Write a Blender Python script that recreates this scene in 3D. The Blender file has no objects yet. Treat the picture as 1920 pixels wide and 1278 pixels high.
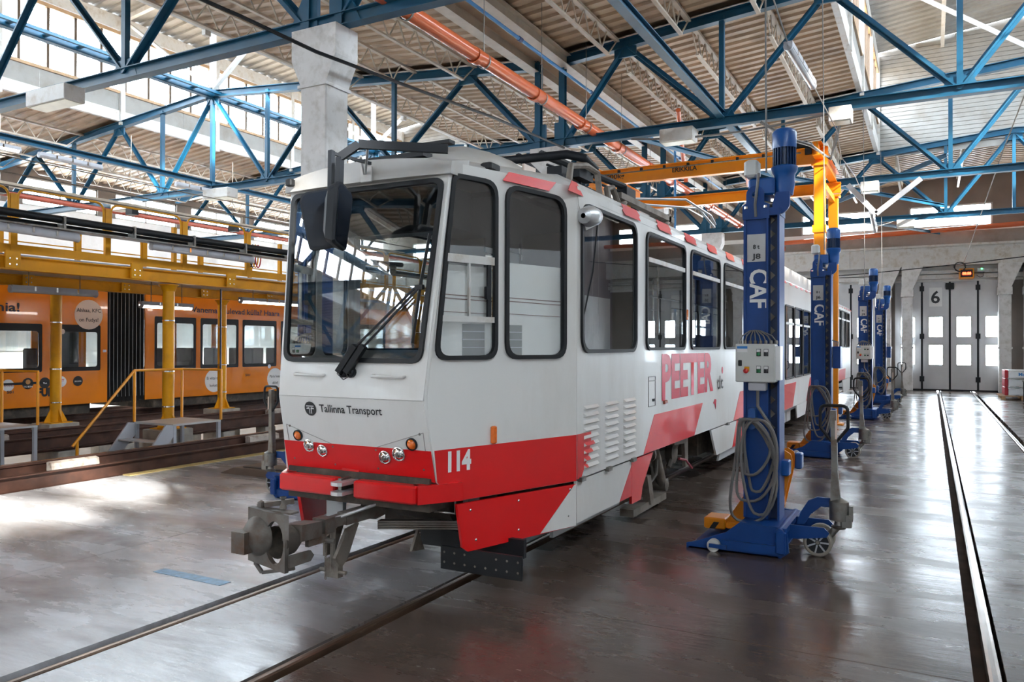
import bpy, bmesh, math, random
from math import sin, cos, pi, radians
from mathutils import Vector, Matrix
random.seed(7)
SC = bpy.context.scene
COL = SC.collection
# ---------------------------------------------------------------- camera, sky, sun, exposure
H = 1.7
YAW, PIT, ROL = radians(28.2), radians(.35), radians(.12)
fw = Vector((-sin(YAW)*cos(PIT), cos(YAW)*cos(PIT), sin(PIT)))
rt = Vector((cos(YAW), sin(YAW), 0)); up = rt.cross(fw)
rt, up = rt*cos(ROL)+up*sin(ROL), up*cos(ROL)-rt*sin(ROL)
cam = bpy.data.cameras.new('camera'); camo = bpy.data.objects.new('camera', cam); COL.objects.link(camo)
M = Matrix((rt, up, -fw)).transposed().to_4x4(); M.translation = (0, 0, H)
camo.matrix_world = M
cam.sensor_width = 36; cam.lens = 1465/1920*36; cam.clip_end = 300; cam.clip_start = .05
SC.camera = camo
SC.view_settings.view_transform = 'Standard'; SC.view_settings.look = 'None'
SC.view_settings.gamma = 1; SC.view_settings.use_curve_mapping = False
SC.view_settings.exposure = 2.12
SC.cycles.use_denoising = True
SC.cycles.max_bounces = 9; SC.cycles.diffuse_bounces = 5; SC.cycles.glossy_bounces = 4
SC.cycles.transmission_bounces = 4; SC.cycles.transparent_max_bounces = 24
SC.cycles.sample_clamp_indirect = 6; SC.cycles.caustics_reflective = False; SC.cycles.caustics_refractive = False
W = bpy.data.worlds.new('sky'); SC.world = W; W.use_nodes = True
bg = W.node_tree.nodes['Background']; bg.inputs[0].default_value = (.80, .90, 1.0, 1); bg.inputs[1].default_value = 8.0
sun = bpy.data.lights.new('sun', 'SUN'); sun.energy = 9.5; sun.angle = radians(2.5); sun.color = (1, .95, .87)
suno = bpy.data.objects.new('sun', sun); COL.objects.link(suno)
suno.rotation_euler = Vector((-1, .5, -.67)).to_track_quat('-Z', 'Y').to_euler()
def portal(loc, sx, sy, rot):
    l = bpy.data.lights.new('sky_portal', 'AREA'); l.shape = 'RECTANGLE'; l.size = sx; l.size_y = sy
    l.cycles.is_portal = True
    o = bpy.data.objects.new('sky_portal', l); COL.objects.link(o); o.location = loc; o.rotation_euler = rot
for x, s in ((-12.6, 1), (-20.6, -1), (-1.25, -1), (5.95, 1)):
    portal((x, 1, 9.75), 1.9, 54, (0, radians(90)*s, 0))

# ---------------------------------------------------------------- materials
MATS = {}
def mat(name, col, rough=.5, metal=0., var=.12, scale=4., bump=0., coat=0., pos=False, spec=.5, dirt=None, dscale=1.2, stretch=(1, 1, 1), emit=None, es=0):
    if name in MATS: return MATS[name]
    m = bpy.data.materials.new(name); m.use_nodes = True; nt = m.node_tree; N = nt.nodes; L = nt.links
    b = N['Principled BSDF']
    if pos: src = N.new('ShaderNodeNewGeometry').outputs['Position']
    else: src = N.new('ShaderNodeTexCoord').outputs['Object']
    mp = N.new('ShaderNodeMapping'); mp.inputs['Scale'].default_value = stretch; L.new(src, mp.inputs[0])
    nz = N.new('ShaderNodeTexNoise'); nz.inputs['Scale'].default_value = scale; nz.inputs['Detail'].default_value = 5
    L.new(mp.outputs[0], nz.inputs['Vector'])
    c = Vector(col[:3])
    r = N.new('ShaderNodeValToRGB'); r.color_ramp.elements[0].position = .32; r.color_ramp.elements[1].position = .68
    r.color_ramp.elements[0].color = (*(c*(1-var)), 1); r.color_ramp.elements[1].color = (*(c*(1+var)), 1)
    L.new(nz.outputs[0], r.inputs[0]); out = r.outputs[0]
    if dirt:
        n2 = N.new('ShaderNodeTexNoise'); n2.inputs['Scale'].default_value = dscale; n2.inputs['Detail'].default_value = 7; n2.inputs['Roughness'].default_value = .65
        L.new(mp.outputs[0], n2.inputs['Vector'])
        r2 = N.new('ShaderNodeValToRGB'); r2.color_ramp.elements[0].position = .48; r2.color_ramp.elements[1].position = .72
        L.new(n2.outputs[0], r2.inputs[0])
        mx = N.new('ShaderNodeMixRGB'); L.new(r2.outputs[0], mx.inputs[0]); L.new(out, mx.inputs[1]); mx.inputs[2].default_value = (*dirt, 1); out = mx.outputs[0]
    L.new(out, b.inputs['Base Color'])
    b.inputs['Roughness'].default_value = rough; b.inputs['Metallic'].default_value = metal
    b.inputs['Specular IOR Level'].default_value = spec
    if coat: b.inputs['Coat Weight'].default_value = coat; b.inputs['Coat Roughness'].default_value = .04
    if bump:
        bp = N.new('ShaderNodeBump'); bp.inputs['Strength'].default_value = bump; bp.inputs['Distance'].default_value = .01
        L.new(nz.outputs[0], bp.inputs['Height']); L.new(bp.outputs[0], b.inputs['Normal'])
    if emit: b.inputs['Emission Color'].default_value = (*emit, 1); b.inputs['Emission Strength'].default_value = es
    MATS[name] = m; return m
def glass(name, tint=(.9, .93, .92), refl=1.0):
    if name in MATS: return MATS[name]
    m = bpy.data.materials.new(name); m.use_nodes = True; nt = m.node_tree; N = nt.nodes; L = nt.links
    N.remove(N['Principled BSDF']); o = N['Material Output']
    t = N.new('ShaderNodeBsdfTransparent'); t.inputs[0].default_value = (*[q**.5 for q in tint], 1)
    g = N.new('ShaderNodeBsdfGlossy'); g.inputs['Roughness'].default_value = .0; g.inputs[0].default_value = (.95, .97, 1, 1)
    lw = N.new('ShaderNodeLayerWeight'); lw.inputs[0].default_value = .5
    pw = N.new('ShaderNodeMath'); pw.operation = 'POWER'; pw.inputs[1].default_value = 5; L.new(lw.outputs['Facing'], pw.inputs[0])
    mu = N.new('ShaderNodeMath'); mu.operation = 'MULTIPLY_ADD'; mu.inputs[1].default_value = .9; mu.inputs[2].default_value = .035*refl; mu.use_clamp = True
    L.new(pw.outputs[0], mu.inputs[0])
    mx = N.new('ShaderNodeMixShader'); L.new(mu.outputs[0], mx.inputs[0]); L.new(t.outputs[0], mx.inputs[1]); L.new(g.outputs[0], mx.inputs[2])
    L.new(mx.outputs[0], o.inputs[0]); MATS[name] = m; return m
def emis(name, col, s):
    return mat(name, col, .4, var=0.02, emit=col, es=s)

def floor_mat():
    m = bpy.data.materials.new('polished_concrete'); m.use_nodes = True; nt = m.node_tree; N = nt.nodes; L = nt.links
    b = N['Principled BSDF']; g = N.new('ShaderNodeNewGeometry')
    def noise(sc, det=6, ro=.6, st=(1, 1, 1), dist=0):
        mp = N.new('ShaderNodeMapping'); mp.inputs['Scale'].default_value = st; L.new(g.outputs['Position'], mp.inputs[0])
        n = N.new('ShaderNodeTexNoise'); n.inputs['Scale'].default_value = sc; n.inputs['Detail'].default_value = det
        n.inputs['Roughness'].default_value = ro; n.inputs['Distortion'].default_value = dist; L.new(mp.outputs[0], n.inputs['Vector']); return n.outputs[0]
    def ramp(f, a, b_, ca, cb):
        r = N.new('ShaderNodeValToRGB'); r.color_ramp.elements[0].position = a; r.color_ramp.elements[1].position = b_
        r.color_ramp.elements[0].color = (*ca, 1); r.color_ramp.elements[1].color = (*cb, 1); L.new(f, r.inputs[0]); return r.outputs[0]
    base = ramp(noise(.55, 8, .62), .34, .66, (.062, .043, .033), (.112, .083, .068))
    fine = ramp(noise(9, 6, .7), .35, .7, (.82, .80, .78), (1.1, 1.1, 1.1))
    mx = N.new('ShaderNodeMixRGB'); mx.blend_type = 'MULTIPLY'; mx.inputs[0].default_value = .8; L.new(base, mx.inputs[1]); L.new(fine, mx.inputs[2])
    st = ramp(noise(1.6, 9, .72, (1.6, .8, 1), 1.5), .60, .74, (0, 0, 0), (1, 1, 1))
    m2 = N.new('ShaderNodeMixRGB'); L.new(st, m2.inputs[0]); L.new(mx.outputs[0], m2.inputs[1]); m2.inputs[2].default_value = (.042, .030, .023, 1)
    # paler left of the tram track: clerestory reflection painted into the base colour
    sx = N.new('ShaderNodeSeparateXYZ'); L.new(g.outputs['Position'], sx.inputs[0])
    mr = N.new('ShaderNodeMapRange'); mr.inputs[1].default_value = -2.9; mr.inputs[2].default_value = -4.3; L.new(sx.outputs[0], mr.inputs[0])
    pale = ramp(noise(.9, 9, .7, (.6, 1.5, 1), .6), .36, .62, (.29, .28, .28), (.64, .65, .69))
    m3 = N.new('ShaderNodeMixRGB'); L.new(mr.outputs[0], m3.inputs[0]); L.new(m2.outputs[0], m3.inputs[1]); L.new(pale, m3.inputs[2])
    L.new(m3.outputs[0], b.inputs['Base Color'])
    rr = ramp(noise(1.1, 8, .65, (.5, 1.6, 1)), .38, .64, (.16, .16, .16), (.36, .36, .36))
    L.new(rr, b.inputs['Roughness']); b.inputs['Specular IOR Level'].default_value = .62
    bp = N.new('ShaderNodeBump'); bp.inputs['Strength'].default_value = .10; bp.inputs['Distance'].default_value = .02
    L.new(noise(5, 5, .6, (.5, 2.2, 1)), bp.inputs['Height']); L.new(bp.outputs[0], b.inputs['Normal'])
    MATS['polished_concrete'] = m; return m
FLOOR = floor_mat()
white_paint = mat('white_tram_paint', (.72, .71, .69), .34, coat=.12, var=.025, scale=1.5, dirt=(.60, .57, .53), dscale=.9, stretch=(1, 1, .35))
white_roof = mat('white_roof_fibreglass', (.50, .49, .475), .45, var=.05, dirt=(.42, .38, .33), dscale=1.5)
red_paint = mat('red_tram_paint', (.70, .008, .010), .3, coat=.15, spec=.35, var=.03)
red_letter = mat('crimson_film', (.60, .010, .045), .35, spec=.35, var=.02)
grey_skirt = mat('pale_grey_skirt', (.42, .43, .44), .35, var=.04)
rubber = mat('black_rubber', (.009, .010, .012), .5, spec=.35, var=.2)
blk_metal = mat('black_metal', (.008, .010, .014), .5, spec=.3, var=.2)
orange_lens = mat('orange_lens', (.85, .17, .01), .12, coat=.8, var=.1, scale=40)
red_lens = mat('brown_red_lens', (.25, .03, .01), .2, var=.1)
chrome = mat('chrome', (.78, .78, .78), .08, 1., var=.03)
steel = mat('worn_steel', (.22, .215, .20), .42, .7, var=.2, dirt=(.12, .07, .04), dscale=6)
alu = mat('satin_aluminium', (.62, .63, .64), .35, .6, var=.05)
under = mat('grimy_underframe', (.050, .040, .032), .75, var=.35, dirt=(.14, .11, .08), dscale=5)
under_light = mat('dusty_suspension_metal', (.19, .165, .14), .6, .2, var=.25, dirt=(.10, .07, .05), dscale=7)
blue_steel = mat('blue_truss_paint', (.006, .070, .135), .42, spec=.35, var=.16, scale=2.5, dirt=(.02, .075, .12), dscale=2)
jack_blue = mat('jack_blue_paint', (.0025, .045, .21), .42, var=.12, spec=.35)
motor_blue = mat('motor_blue_paint', (.004, .075, .29), .32, var=.08, coat=.15)
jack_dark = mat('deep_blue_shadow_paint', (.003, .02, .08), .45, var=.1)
yellow = mat('gallery_yellow_paint', (.74, .33, .004), .45, spec=.3, var=.06, scale=2, dirt=(.50, .22, .01), dscale=1.4)
crane_orange = mat('crane_orange_paint', (.72, .235, .004), .35, var=.05)
tram_orange = mat('orange_tram_film', (.76, .22, .012), .18, coat=.7, var=.03)
brown_rail = mat('rusty_brown_steel', (.085, .038, .026), .5, .25, var=.3, scale=5, dirt=(.045, .025, .02), dscale=3)
rail_steel = mat('worn_rail_steel', (.17, .105, .07), .30, .75, var=.3, scale=8, pos=True, stretch=(1, .3, 1))
rail_shine = mat('polished_rail_head', (.40, .36, .33), .22, .9, var=.15, pos=True)
deck = mat('cream_corrugated_deck', (.50, .375, .26), .55, var=.10, scale=1.2, pos=True, dirt=(.30, .22, .16), dscale=.8)
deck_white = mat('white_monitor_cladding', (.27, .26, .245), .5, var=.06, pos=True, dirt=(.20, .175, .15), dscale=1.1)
white_steel = mat('white_painted_steel', (.60, .59, .57), .45, var=.08, pos=True, dirt=(.40, .34, .27), dscale=4)
cream_steel = mat('cream_joist_paint', (.50, .44, .36), .5, var=.1, pos=True)
white_wall = mat('white_plaster', (.86, .85, .83), .7, var=.05, scale=1, pos=True, dirt=(.66, .64, .61), dscale=.6)
grey_wall = mat('taupe_plaster', (.22, .185, .16), .8, var=.12, scale=1.1, pos=True)
conc_col = mat('white_painted_concrete', (.62, .61, .60), .6, var=.06, scale=3, bump=.25, pos=True, dirt=(.42, .40, .37), dscale=5)
concrete = mat('raw_concrete', (.36, .33, .29), .8, var=.25, scale=5, bump=.4, pos=True)
pit_floor_m = mat('pit_concrete', (.30, .26, .22), .7, var=.2, scale=1, pos=True)
mull_brown = mat('dark_mullion', (.10, .065, .04), .6, pos=True)
frame_brown = mat('ochre_window_frame', (.42, .27, .15), .5, var=.15, pos=True)
door_grey = mat('grey_door_panel', (.56, .56, .57), .45, var=.03, pos=True)
pvc = mat('orange_pvc_pipe', (.62, .13, .045), .25, coat=.3, var=.04, pos=True)
grey_cable = mat('grey_cable', (.15, .145, .14), .5, var=.1)
pale_box = mat('pale_grey_enclosure', (.56, .57, .55), .4, var=.04)
lamp_grey = mat('lamp_housing_grey', (.42, .43, .47), .3, var=.06)
cab_dark = mat('cab_interior_dark', (.07, .068, .066), .6, var=.05)
rust_steel = mat('rusty_coupler_steel', (.15, .135, .12), .55, .35, var=.25, scale=6, dirt=(.11, .055, .03), dscale=7)
slot_brown = mat('rail_slot_brown', (.075, .042, .028), .85, var=.3, scale=6, pos=True)
seat_grey = mat('grey_seat_fabric', (.14, .13, .13), .7, var=.15)
int_grey = mat('interior_panel_grey', (.40, .39, .38), .6, var=.05)
curtain = mat('mauve_curtain', (.10, .080, .12), .7, var=.12, scale=2, stretch=(1, 6, .2))
dash_m = mat('dashboard_grey', (.20, .22, .25), .45, var=.1)
wood = mat('pallet_wood', (.45, .27, .13), .7, var=.2)
black_ink = mat('black_lettering', (.012, .012, .014), .4, var=.05)
white_ink = mat('white_lettering', (.80, .80, .79), .4, var=.02)
sign_white = mat('sign_plate_white', (.72, .72, .71), .4, var=.02)
label_pink = mat('cream_pink_sticker', (.74, .60, .52), .35, var=.02)
GL = glass('tram_glass', (.62, .66, .65), 2.6)
GLN = glass('clear_nose_glass', (.90, .92, .92), 2.2)
GLW = glass('windscreen_glass', (.60, .64, .64), 2.2)
GLC = glass('clear_pane', (.93, .95, .95), .6)
GLO = glass('dark_tram_glass', (.70, .74, .74), 1.2)

# ---------------------------------------------------------------- mesh helpers
def orth(d, upv=(0, 0, 1)):
    d = Vector(d).normalized(); u = Vector(upv)
    if abs(d.dot(u)) > .995: u = Vector((1, 0, 0)) if abs(d.x) < .9 else Vector((0, 1, 0))
    s = d.cross(u).normalized(); u = s.cross(d).normalized(); return d, s, u
class MB:
    mir = False
    def __init__(s): s.v = []; s.f = []; s.sm = []
    def add(s, vs, fs, smooth=False):
        n = len(s.v); s.v += [Vector(q) for q in vs]; s.f += [tuple(n+i for i in f) for f in fs]; s.sm += [smooth]*len(fs); return s
    def box(s, a, b, taper=0):
        x0, y0, z0 = a; x1, y1, z1 = b; t = taper
        return s.add([(x0, y0, z0), (x1, y0, z0), (x1, y1, z0), (x0, y1, z0), (x0+t, y0+t, z1), (x1-t, y0+t, z1), (x1-t, y1-t, z1), (x0+t, y1-t, z1)],
                     [(0, 3, 2, 1), (4, 5, 6, 7), (0, 1, 5, 4), (1, 2, 6, 5), (2, 3, 7, 6), (3, 0, 4, 7)])
    def cbox(s, c, d): return s.box([c[i]-d[i]/2 for i in range(3)], [c[i]+d[i]/2 for i in range(3)])
    def bevbox(s, a, b, r=.02):
        # box with chamfered vertical and horizontal edges (octagon rings)
        x0, y0, z0 = a; x1, y1, z1 = b
        def ring(z, k):
            return [(x0+k+r, y0+k, z), (x1-k-r, y0+k, z), (x1-k, y0+k+r, z), (x1-k, y1-k-r, z), (x1-k-r, y1-k, z), (x0+k+r, y1-k, z), (x0+k, y1-k-r, z), (x0+k, y0+k+r, z)]
        R = ring(z0, r)+ring(z0+r, 0)+ring(z1-r, 0)+ring(z1, r)
        f = [tuple(range(7, -1, -1)), tuple(range(24, 32))]
        for k in range(3):
            for i in range(8):
                j = (i+1) % 8; f.append((8*k+i, 8*k+j, 8*k+8+j, 8*k+8+i))
        return s.add(R, f)
    def sweep(s, sec, p1, p2, upv=(0, 0, 1), smooth=False):
        p1, p2 = Vector(p1), Vector(p2); d, sd, u = orth(p2-p1, upv); n = len(sec)
        vs = [p+sd*a+u*b for p in (p1, p2) for a, b in sec]
        fs = [(i, (i+1) % n, n+(i+1) % n, n+i) for i in range(n)]+[tuple(range(n-1, -1, -1)), tuple(range(n, 2*n))]
        return s.add(vs, fs, smooth)
    def bar(s, p1, p2, w, h=None, upv=(0, 0, 1)):
        h = w if h is None else h
        return s.sweep([(-w/2, -h/2), (w/2, -h/2), (w/2, h/2), (-w/2, h/2)], p1, p2, upv)
    def angle2(s, p1, p2, w, h, upv=(0, 0, 1), t=.012, gap=.015):
        # back to back angles: T-shaped section
        s.sweep([(-w/2, h/2), (w/2, h/2), (w/2, h/2-t), (gap, h/2-t), (gap, -h/2), (-gap, -h/2), (-gap, h/2-t), (-w/2, h/2-t)][::-1], p1, p2, upv); return s
    def chan2(s, p1, p2, w, h, upv=(0, 0, 1), t=.014):
        # I shaped section
        return s.sweep([(-w/2, -h/2), (w/2, -h/2), (w/2, -h/2+t), (t, -h/2+t), (t, h/2-t), (w/2, h/2-t), (w/2, h/2), (-w/2, h/2), (-w/2, h/2-t), (-t, h/2-t), (-t, -h/2+t), (-w/2, -h/2+t)], p1, p2, upv)
    def cyl(s, p1, p2, r, n=14, r2=None):
        r2 = r if r2 is None else r2
        p1, p2 = Vector(p1), Vector(p2); d, a, b = orth(p2-p1)
        vs = [p+(a*cos(2*pi*i/n)+b*sin(2*pi*i/n))*q for p, q in ((p1, r), (p2, r2)) for i in range(n)]
        m = len(s.v); s.v += vs
        for i in range(n): s.f.append((m+i, m+n+i, m+n+(i+1) % n, m+(i+1) % n)[::-1]); s.sm.append(True)
        s.f += [tuple(m+i for i in range(n)), tuple(m+n+i for i in range(n-1, -1, -1))]; s.sm += [False, False]
        return s
    def lathe(s, p, axis, prof, n=16):
        # prof: list of (distance along axis, radius)
        p = Vector(p); d, a, b = orth(axis); m = len(s.v)
        for t, r in prof: s.v += [p+d*t+(a*cos(2*pi*i/n)+b*sin(2*pi*i/n))*max(r, 1e-4) for i in range(n)]
        for k in range(len(prof)-1):
            for i in range(n):
                j = (i+1) % n; s.f.append((m+k*n+j, m+k*n+i, m+k*n+n+i, m+k*n+n+j)[::-1]); s.sm.append(True)
        return s
    def tube(s, pts, r, n=8, closed=False):
        pts = [Vector(p) for p in pts]; K = len(pts); m = len(s.v); pa = None
        for k, p in enumerate(pts):
            if closed: d = pts[(k+1) % K]-pts[k-1]
            else: d = pts[min(k+1, K-1)]-pts[max(k-1, 0)]
            d.normalize()
            if pa is None: _, pa, _ = orth(d)
            pa = (pa-d*pa.dot(d)).normalized(); b = d.cross(pa)
            s.v += [p+(pa*cos(2*pi*i/n)+b*sin(2*pi*i/n))*r for i in range(n)]
        for k in range(K if closed else K-1):
            k2 = (k+1) % K
            for i in range(n):
                j = (i+1) % n; s.f.append((m+k*n+i, m+k*n+j, m+k2*n+j, m+k2*n+i)); s.sm.append(True)
        if not closed:
            s.f += [tuple(m+i for i in range(n-1, -1, -1)), tuple(m+(K-1)*n+i for i in range(n))]; s.sm += [False]*2
        return s
    def prism(s, poly, axis, c0, c1):
        # poly in the two other axes, extruded along axis index from c0 to c1
        n = len(poly)
        def mk(p, c):
            return {0: (c, p[0], p[1]), 1: (p[0], c, p[1]), 2: (p[0], p[1], c)}[axis]
        vs = [mk(p, c) for c in (c0, c1) for p in poly]
        return s.add(vs, [(i, (i+1) % n, n+(i+1) % n, n+i) for i in range(n)]+[tuple(range(n-1, -1, -1)), tuple(range(n, 2*n))])
    def build(s, name, m, parent=None, root=None, kind=None, label=None):
        off = ROOTS.get(parent.name if parent else None, Vector((0, 0, 0)))
        me = bpy.data.meshes.new(name)
        vs = [q-off for q in s.v]
        if MB.mir: vs = [Vector((2*0-q.x, q.y, q.z)) for q in vs]
        me.from_pydata(vs, [], s.f if not MB.mir else [f[::-1] for f in s.f])
        me.polygons.foreach_set('use_smooth', s.sm)
        if any(s.sm): me.set_sharp_from_angle(angle=radians(38))
        bm = bmesh.new(); bm.from_mesh(me); bmesh.ops.recalc_face_normals(bm, faces=bm.faces); bm.to_mesh(me); bm.free()
        me.materials.append(m); o = bpy.data.objects.new(name, me); COL.objects.link(o)
        if parent: o.parent = parent; ROOTS[o.name] = off
        if kind: o['kind'] = kind
        if label: o['label'] = label
        return o
ROOTS = {}
def tag(o, label, cat, group=None):
    o['kind'] = 'thing'
    o['label'] = label; o['category'] = cat
    if group: o['group'] = group
    return o
def thing(name, label, cat, loc=(0, 0, 0), group=None):
    o = bpy.data.objects.new(name, None); COL.objects.link(o); o.location = loc; o.empty_display_size = .1
    ROOTS[o.name] = Vector(loc); return tag(o, label, cat, group)
def struct(name, loc=(0, 0, 0)):
    o = bpy.data.objects.new(name, None); COL.objects.link(o); o.location = loc; o['kind'] = 'structure'
    ROOTS[o.name] = Vector(loc); return o
def rep(src, parent, d, name=None):
    c = src.copy(); c.parent = parent; c.location = src.location+Vector(d); COL.objects.link(c)
    ROOTS[c.name] = ROOTS.get(parent.name, Vector()); return c
def rr(x0, y0, x1, y1, r, n=5):
    out = []
    for cx, cy, a in ((x1-r, y1-r, 0), (x0+r, y1-r, 90), (x0+r, y0+r, 180), (x1-r, y0+r, 270)):
        for i in range(n+1):
            t = radians(a+90*i/n); out.append((cx+r*cos(t), cy+r*sin(t)))
    return out
def frame_of(o, x, y):
    x = Vector(x).normalized(); y = Vector(y); z = x.cross(y).normalized(); y = z.cross(x)
    m = Matrix((x, y, z)).transposed().to_4x4(); m.translation = Vector(o); return m
def panel(name, outer, holes, thick, Mx, m, parent, label=None, off=0., kind=None):
    cu = bpy.data.curves.new(name, 'CURVE'); cu.dimensions = '2D'; cu.fill_mode = 'BOTH'; cu.extrude = thick/2
    for lp in [outer]+holes:
        sp = cu.splines.new('POLY'); sp.points.add(len(lp)-1); sp.use_cyclic_u = True
        for p, q in zip(sp.points, lp): p.co = (q[0], q[1], 0, 1)
    to = bpy.data.objects.new('tmp', cu); COL.objects.link(to)
    me = bpy.data.meshes.new_from_object(to); bpy.data.objects.remove(to); bpy.data.curves.remove(cu)
    rootoff = ROOTS.get(parent.name if parent else None, Vector((0, 0, 0)))
    me.transform(Matrix.Translation(-rootoff) @ Mx @ Matrix.Translation((0, 0, off)))
    me.name = name; me.materials.clear(); me.materials.append(m)
    o = bpy.data.objects.new(name, me); COL.objects.link(o)
    if parent: o.parent = parent; ROOTS[o.name] = rootoff
    if label: o['label'] = label
    if kind: o['kind'] = kind
    return o
def ringpanel(name, outer, inner, thick, Mx, m, parent, **k): return panel(name, outer, [inner], thick, Mx, m, parent, **k)
def text(s, h, Mx, m, parent, name='lettering', w=None, bold=0., off=.004, align='LEFT', shear=0):
    cu = bpy.data.curves.new(name, 'FONT'); cu.body = s; cu.size = 1; cu.offset = bold; cu.extrude = 0; cu.align_x = align; cu.resolution_u = 3; cu.shear = shear
    to = bpy.data.objects.new('tmp', cu); COL.objects.link(to); bpy.context.view_layer.update()
    me = bpy.data.meshes.new_from_object(to); bpy.data.objects.remove(to)
    xs = [v.co.x for v in me.vertices]; ys = [v.co.y for v in me.vertices]
    if not xs: return None
    k = h/.70; kx = k if w is None else w/(max(xs)-min(xs))
    x0 = min(xs) if align == 'LEFT' else (min(xs)+max(xs))/2
    me.transform(Matrix.Translation((-x0, 0, 0))); me.transform(Matrix.Diagonal((kx, k, 1, 1)))
    rootoff = ROOTS.get(parent.name if parent else None, Vector((0, 0, 0)))
    me.transform(Matrix.Translation(-rootoff) @ Mx @ Matrix.Translation((0, 0, off)))
    me.materials.clear(); me.materials.append(m)
    me.name = name; o = bpy.data.objects.new(name, me); COL.objects.link(o); o.parent = parent
    ROOTS[o.name] = rootoff; return o
def catenary(a, b, sag, n=10):
    a, b = Vector(a), Vector(b); return [a.lerp(b, i/n)-Vector((0, 0, sag*4*(i/n)*(1-i/n))) for i in range(n+1)]
def circ(cx, cy, r, n=24, ry=None):
    ry = ry or r; return [(cx+r*cos(2*pi*i/n), cy+ry*sin(2*pi*i/n)) for i in range(n)]
def lerp(a, b, t): return a+(b-a)*t
# ================================================================ THE HALL
S = 6.7
TY = {n: S*(n+.137) for n in range(-4, 6)}     # truss planes
Y0, Y1 = -26.5, 34.42
XR, XL = 8.4, -26.5
VX = -6.8                                        # column row under the roof valley
# ---- floor: slabs between saw cut joints and rail slots
fl = struct('floor')
MB().box((XL, Y0, -1.6), (XR, Y1+2, -1.2)).build('sub_base', pit_floor_m, fl)
MB().box((-9.3, Y0, -1.2), (XR, Y1+2, -.16)).build('foundation', concrete, fl)
RL = [-4.10, -3.03, .29, 1.36]                   # rail centre lines
xs = [(-9.3, -5.95), (-5.944, RL[0]-.10), (RL[0]+.05, RL[1]-.05), (RL[1]+.10, RL[2]-.10), (RL[2]+.05, RL[3]-.05), (RL[3]+.10, 5.6), (5.606, XR)]
ys = [Y0]+[Y0+.95+3.35*i for i in range(1, 18)]+[Y1+2]
for i, (a, b) in enumerate(xs):
    o0 = None
    for j in range(len(ys)-1):
        g = .003
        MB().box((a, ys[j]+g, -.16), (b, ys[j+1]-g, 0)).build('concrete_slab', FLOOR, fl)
MB().box((XL, Y0, -1.2), (-9.3, Y1, -1.0)).build('pit_floor', pit_floor_m)['kind'] = 'structure'
# ---- embedded rails
rn = [('left rail of the red and white tram\'s track', 1), ('right rail of the red and white tram\'s track', -1),
      ('left rail of the empty track leading to the door numbered 6', 1), ('right rail of the empty track leading to the door numbered 6', -1)]
for x, (lb, s) in zip(RL, rn):
    t = thing('tram_rail', 'worn steel '+lb, 'rail', (x, 0, 0), 'tram rails set in the concrete floor')
    MB().prism([(x-.035, -.04), (x-.028, -.004), (x-.012, .0), (x+.012, .0), (x+.028, -.004), (x+.035, -.04)], 1, Y0, Y1+1.5).build('rail_head', rail_shine if x > 0 else rail_steel, t)
    m = MB(); m.prism([(x-.012, -.15), (x-.012, -.04), (x+.012, -.04), (x+.012, -.15)], 1, Y0, Y1+1.5)
    m.prism([(x+s*.085, -.15), (x+s*.085, -.012), (x+s*.07, -.012), (x+s*.07, -.15)], 1, Y0, Y1+1.5)
    m.box((x-.11, Y0, -.158), (x+.11, Y1+1.5, -.12)); m.build('guard_flange', slot_brown, t)
# ---- walls
wl = struct('wall_left')
MB().box((XL-.3, Y0, -1.2), (XL, Y1, 6.35)).build('lower_wall', white_wall, wl)
MB().box((XL-.3, Y0, 7.3), (XL, Y1, 8.0)).build('upper_wall', grey_wall, wl)
for j in range(-7, 10):
    y = .85+3.35*j+.5
    MB().box((XL-.3, y-.35, 6.35), (XL+.02, y+.35, 7.3)).build('window_pier', grey_wall, wl)
    if j < 9:
        w = struct('window_%d' % (27+j), (XL, y, 6.35))
        MB().box((XL-.12, y+.35, 6.38), (XL-.1, y+3.0, 7.27)).build('pane', GLC, w)
        f = MB()
        for yy in (.37, 1.65, 2.98): f.box((XL-.14, y+yy-.03, 6.35), (XL-.04, y+yy+.03, 7.3))
        f.box((XL-.14, y+.35, 6.35), (XL-.04, y+3.0, 6.41)).box((XL-.14, y+.35, 7.24), (XL-.04, y+3.0, 7.3)); f.build('window_frame', white_steel, w)
for z in (1.5, 3.6):
    MB().box((XL, Y0, z), (XL+.06, Y1, z+.12)).build('wall_rib', white_wall, wl)
wr = struct('wall_right')
MB().box((XR, Y0, -.1), (XR+.3, Y1, 3.9)).build('lower_wall', white_wall, wr)
MB().box((XR, Y0, 3.9), (XR+.3, Y1, 9)).build('upper_wall', grey_wall, wr)
for z in (0,):
    pass
wb = struct('wall_behind')
MB().box((XL, Y0-.3, -1.2), (XR, Y0, 9)).build('wall_panel', white_wall, wb)
# end wall with folding doors
we = struct('wall_end')
ZT = 4.2
dl = [(-5.6, -1.95), (-1.25, 2.5)]               # door openings
for a, b in ((XL, -24.2), (-20.5, -19.2), (-15.5, -14.4), (-10.7, -9.6), (-5.95, -5.6), (-1.95, -1.25), (2.5, 3.2), (6.9, 8.4)):
    MB().box((a, Y1, -1), (b, Y1+.3, ZT)).build('wall_pier', grey_wall, we)
MB().box((XL, Y1, ZT), (XR, Y1+.3, 6.3)).build('wall_panel', white_wall, we)
MB().box((XL, Y1, 7.15), (XR, Y1+.3, 9)).build('upper_wall', grey_wall, we)
wins = [(-24.5, -21), (-19.5, -16.3), (-15, -11.8), (-10.2, -8.6), (-4.75, -1.95), (-.75, 2.05), (3.3, 6.0), (7.0, 8.0)]
pr_ = XL
for a, b in wins:
    MB().box((pr_, Y1, 6.3), (a, Y1+.3, 7.15)).build('wall_pier', grey_wall, we); pr_ = b
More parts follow.
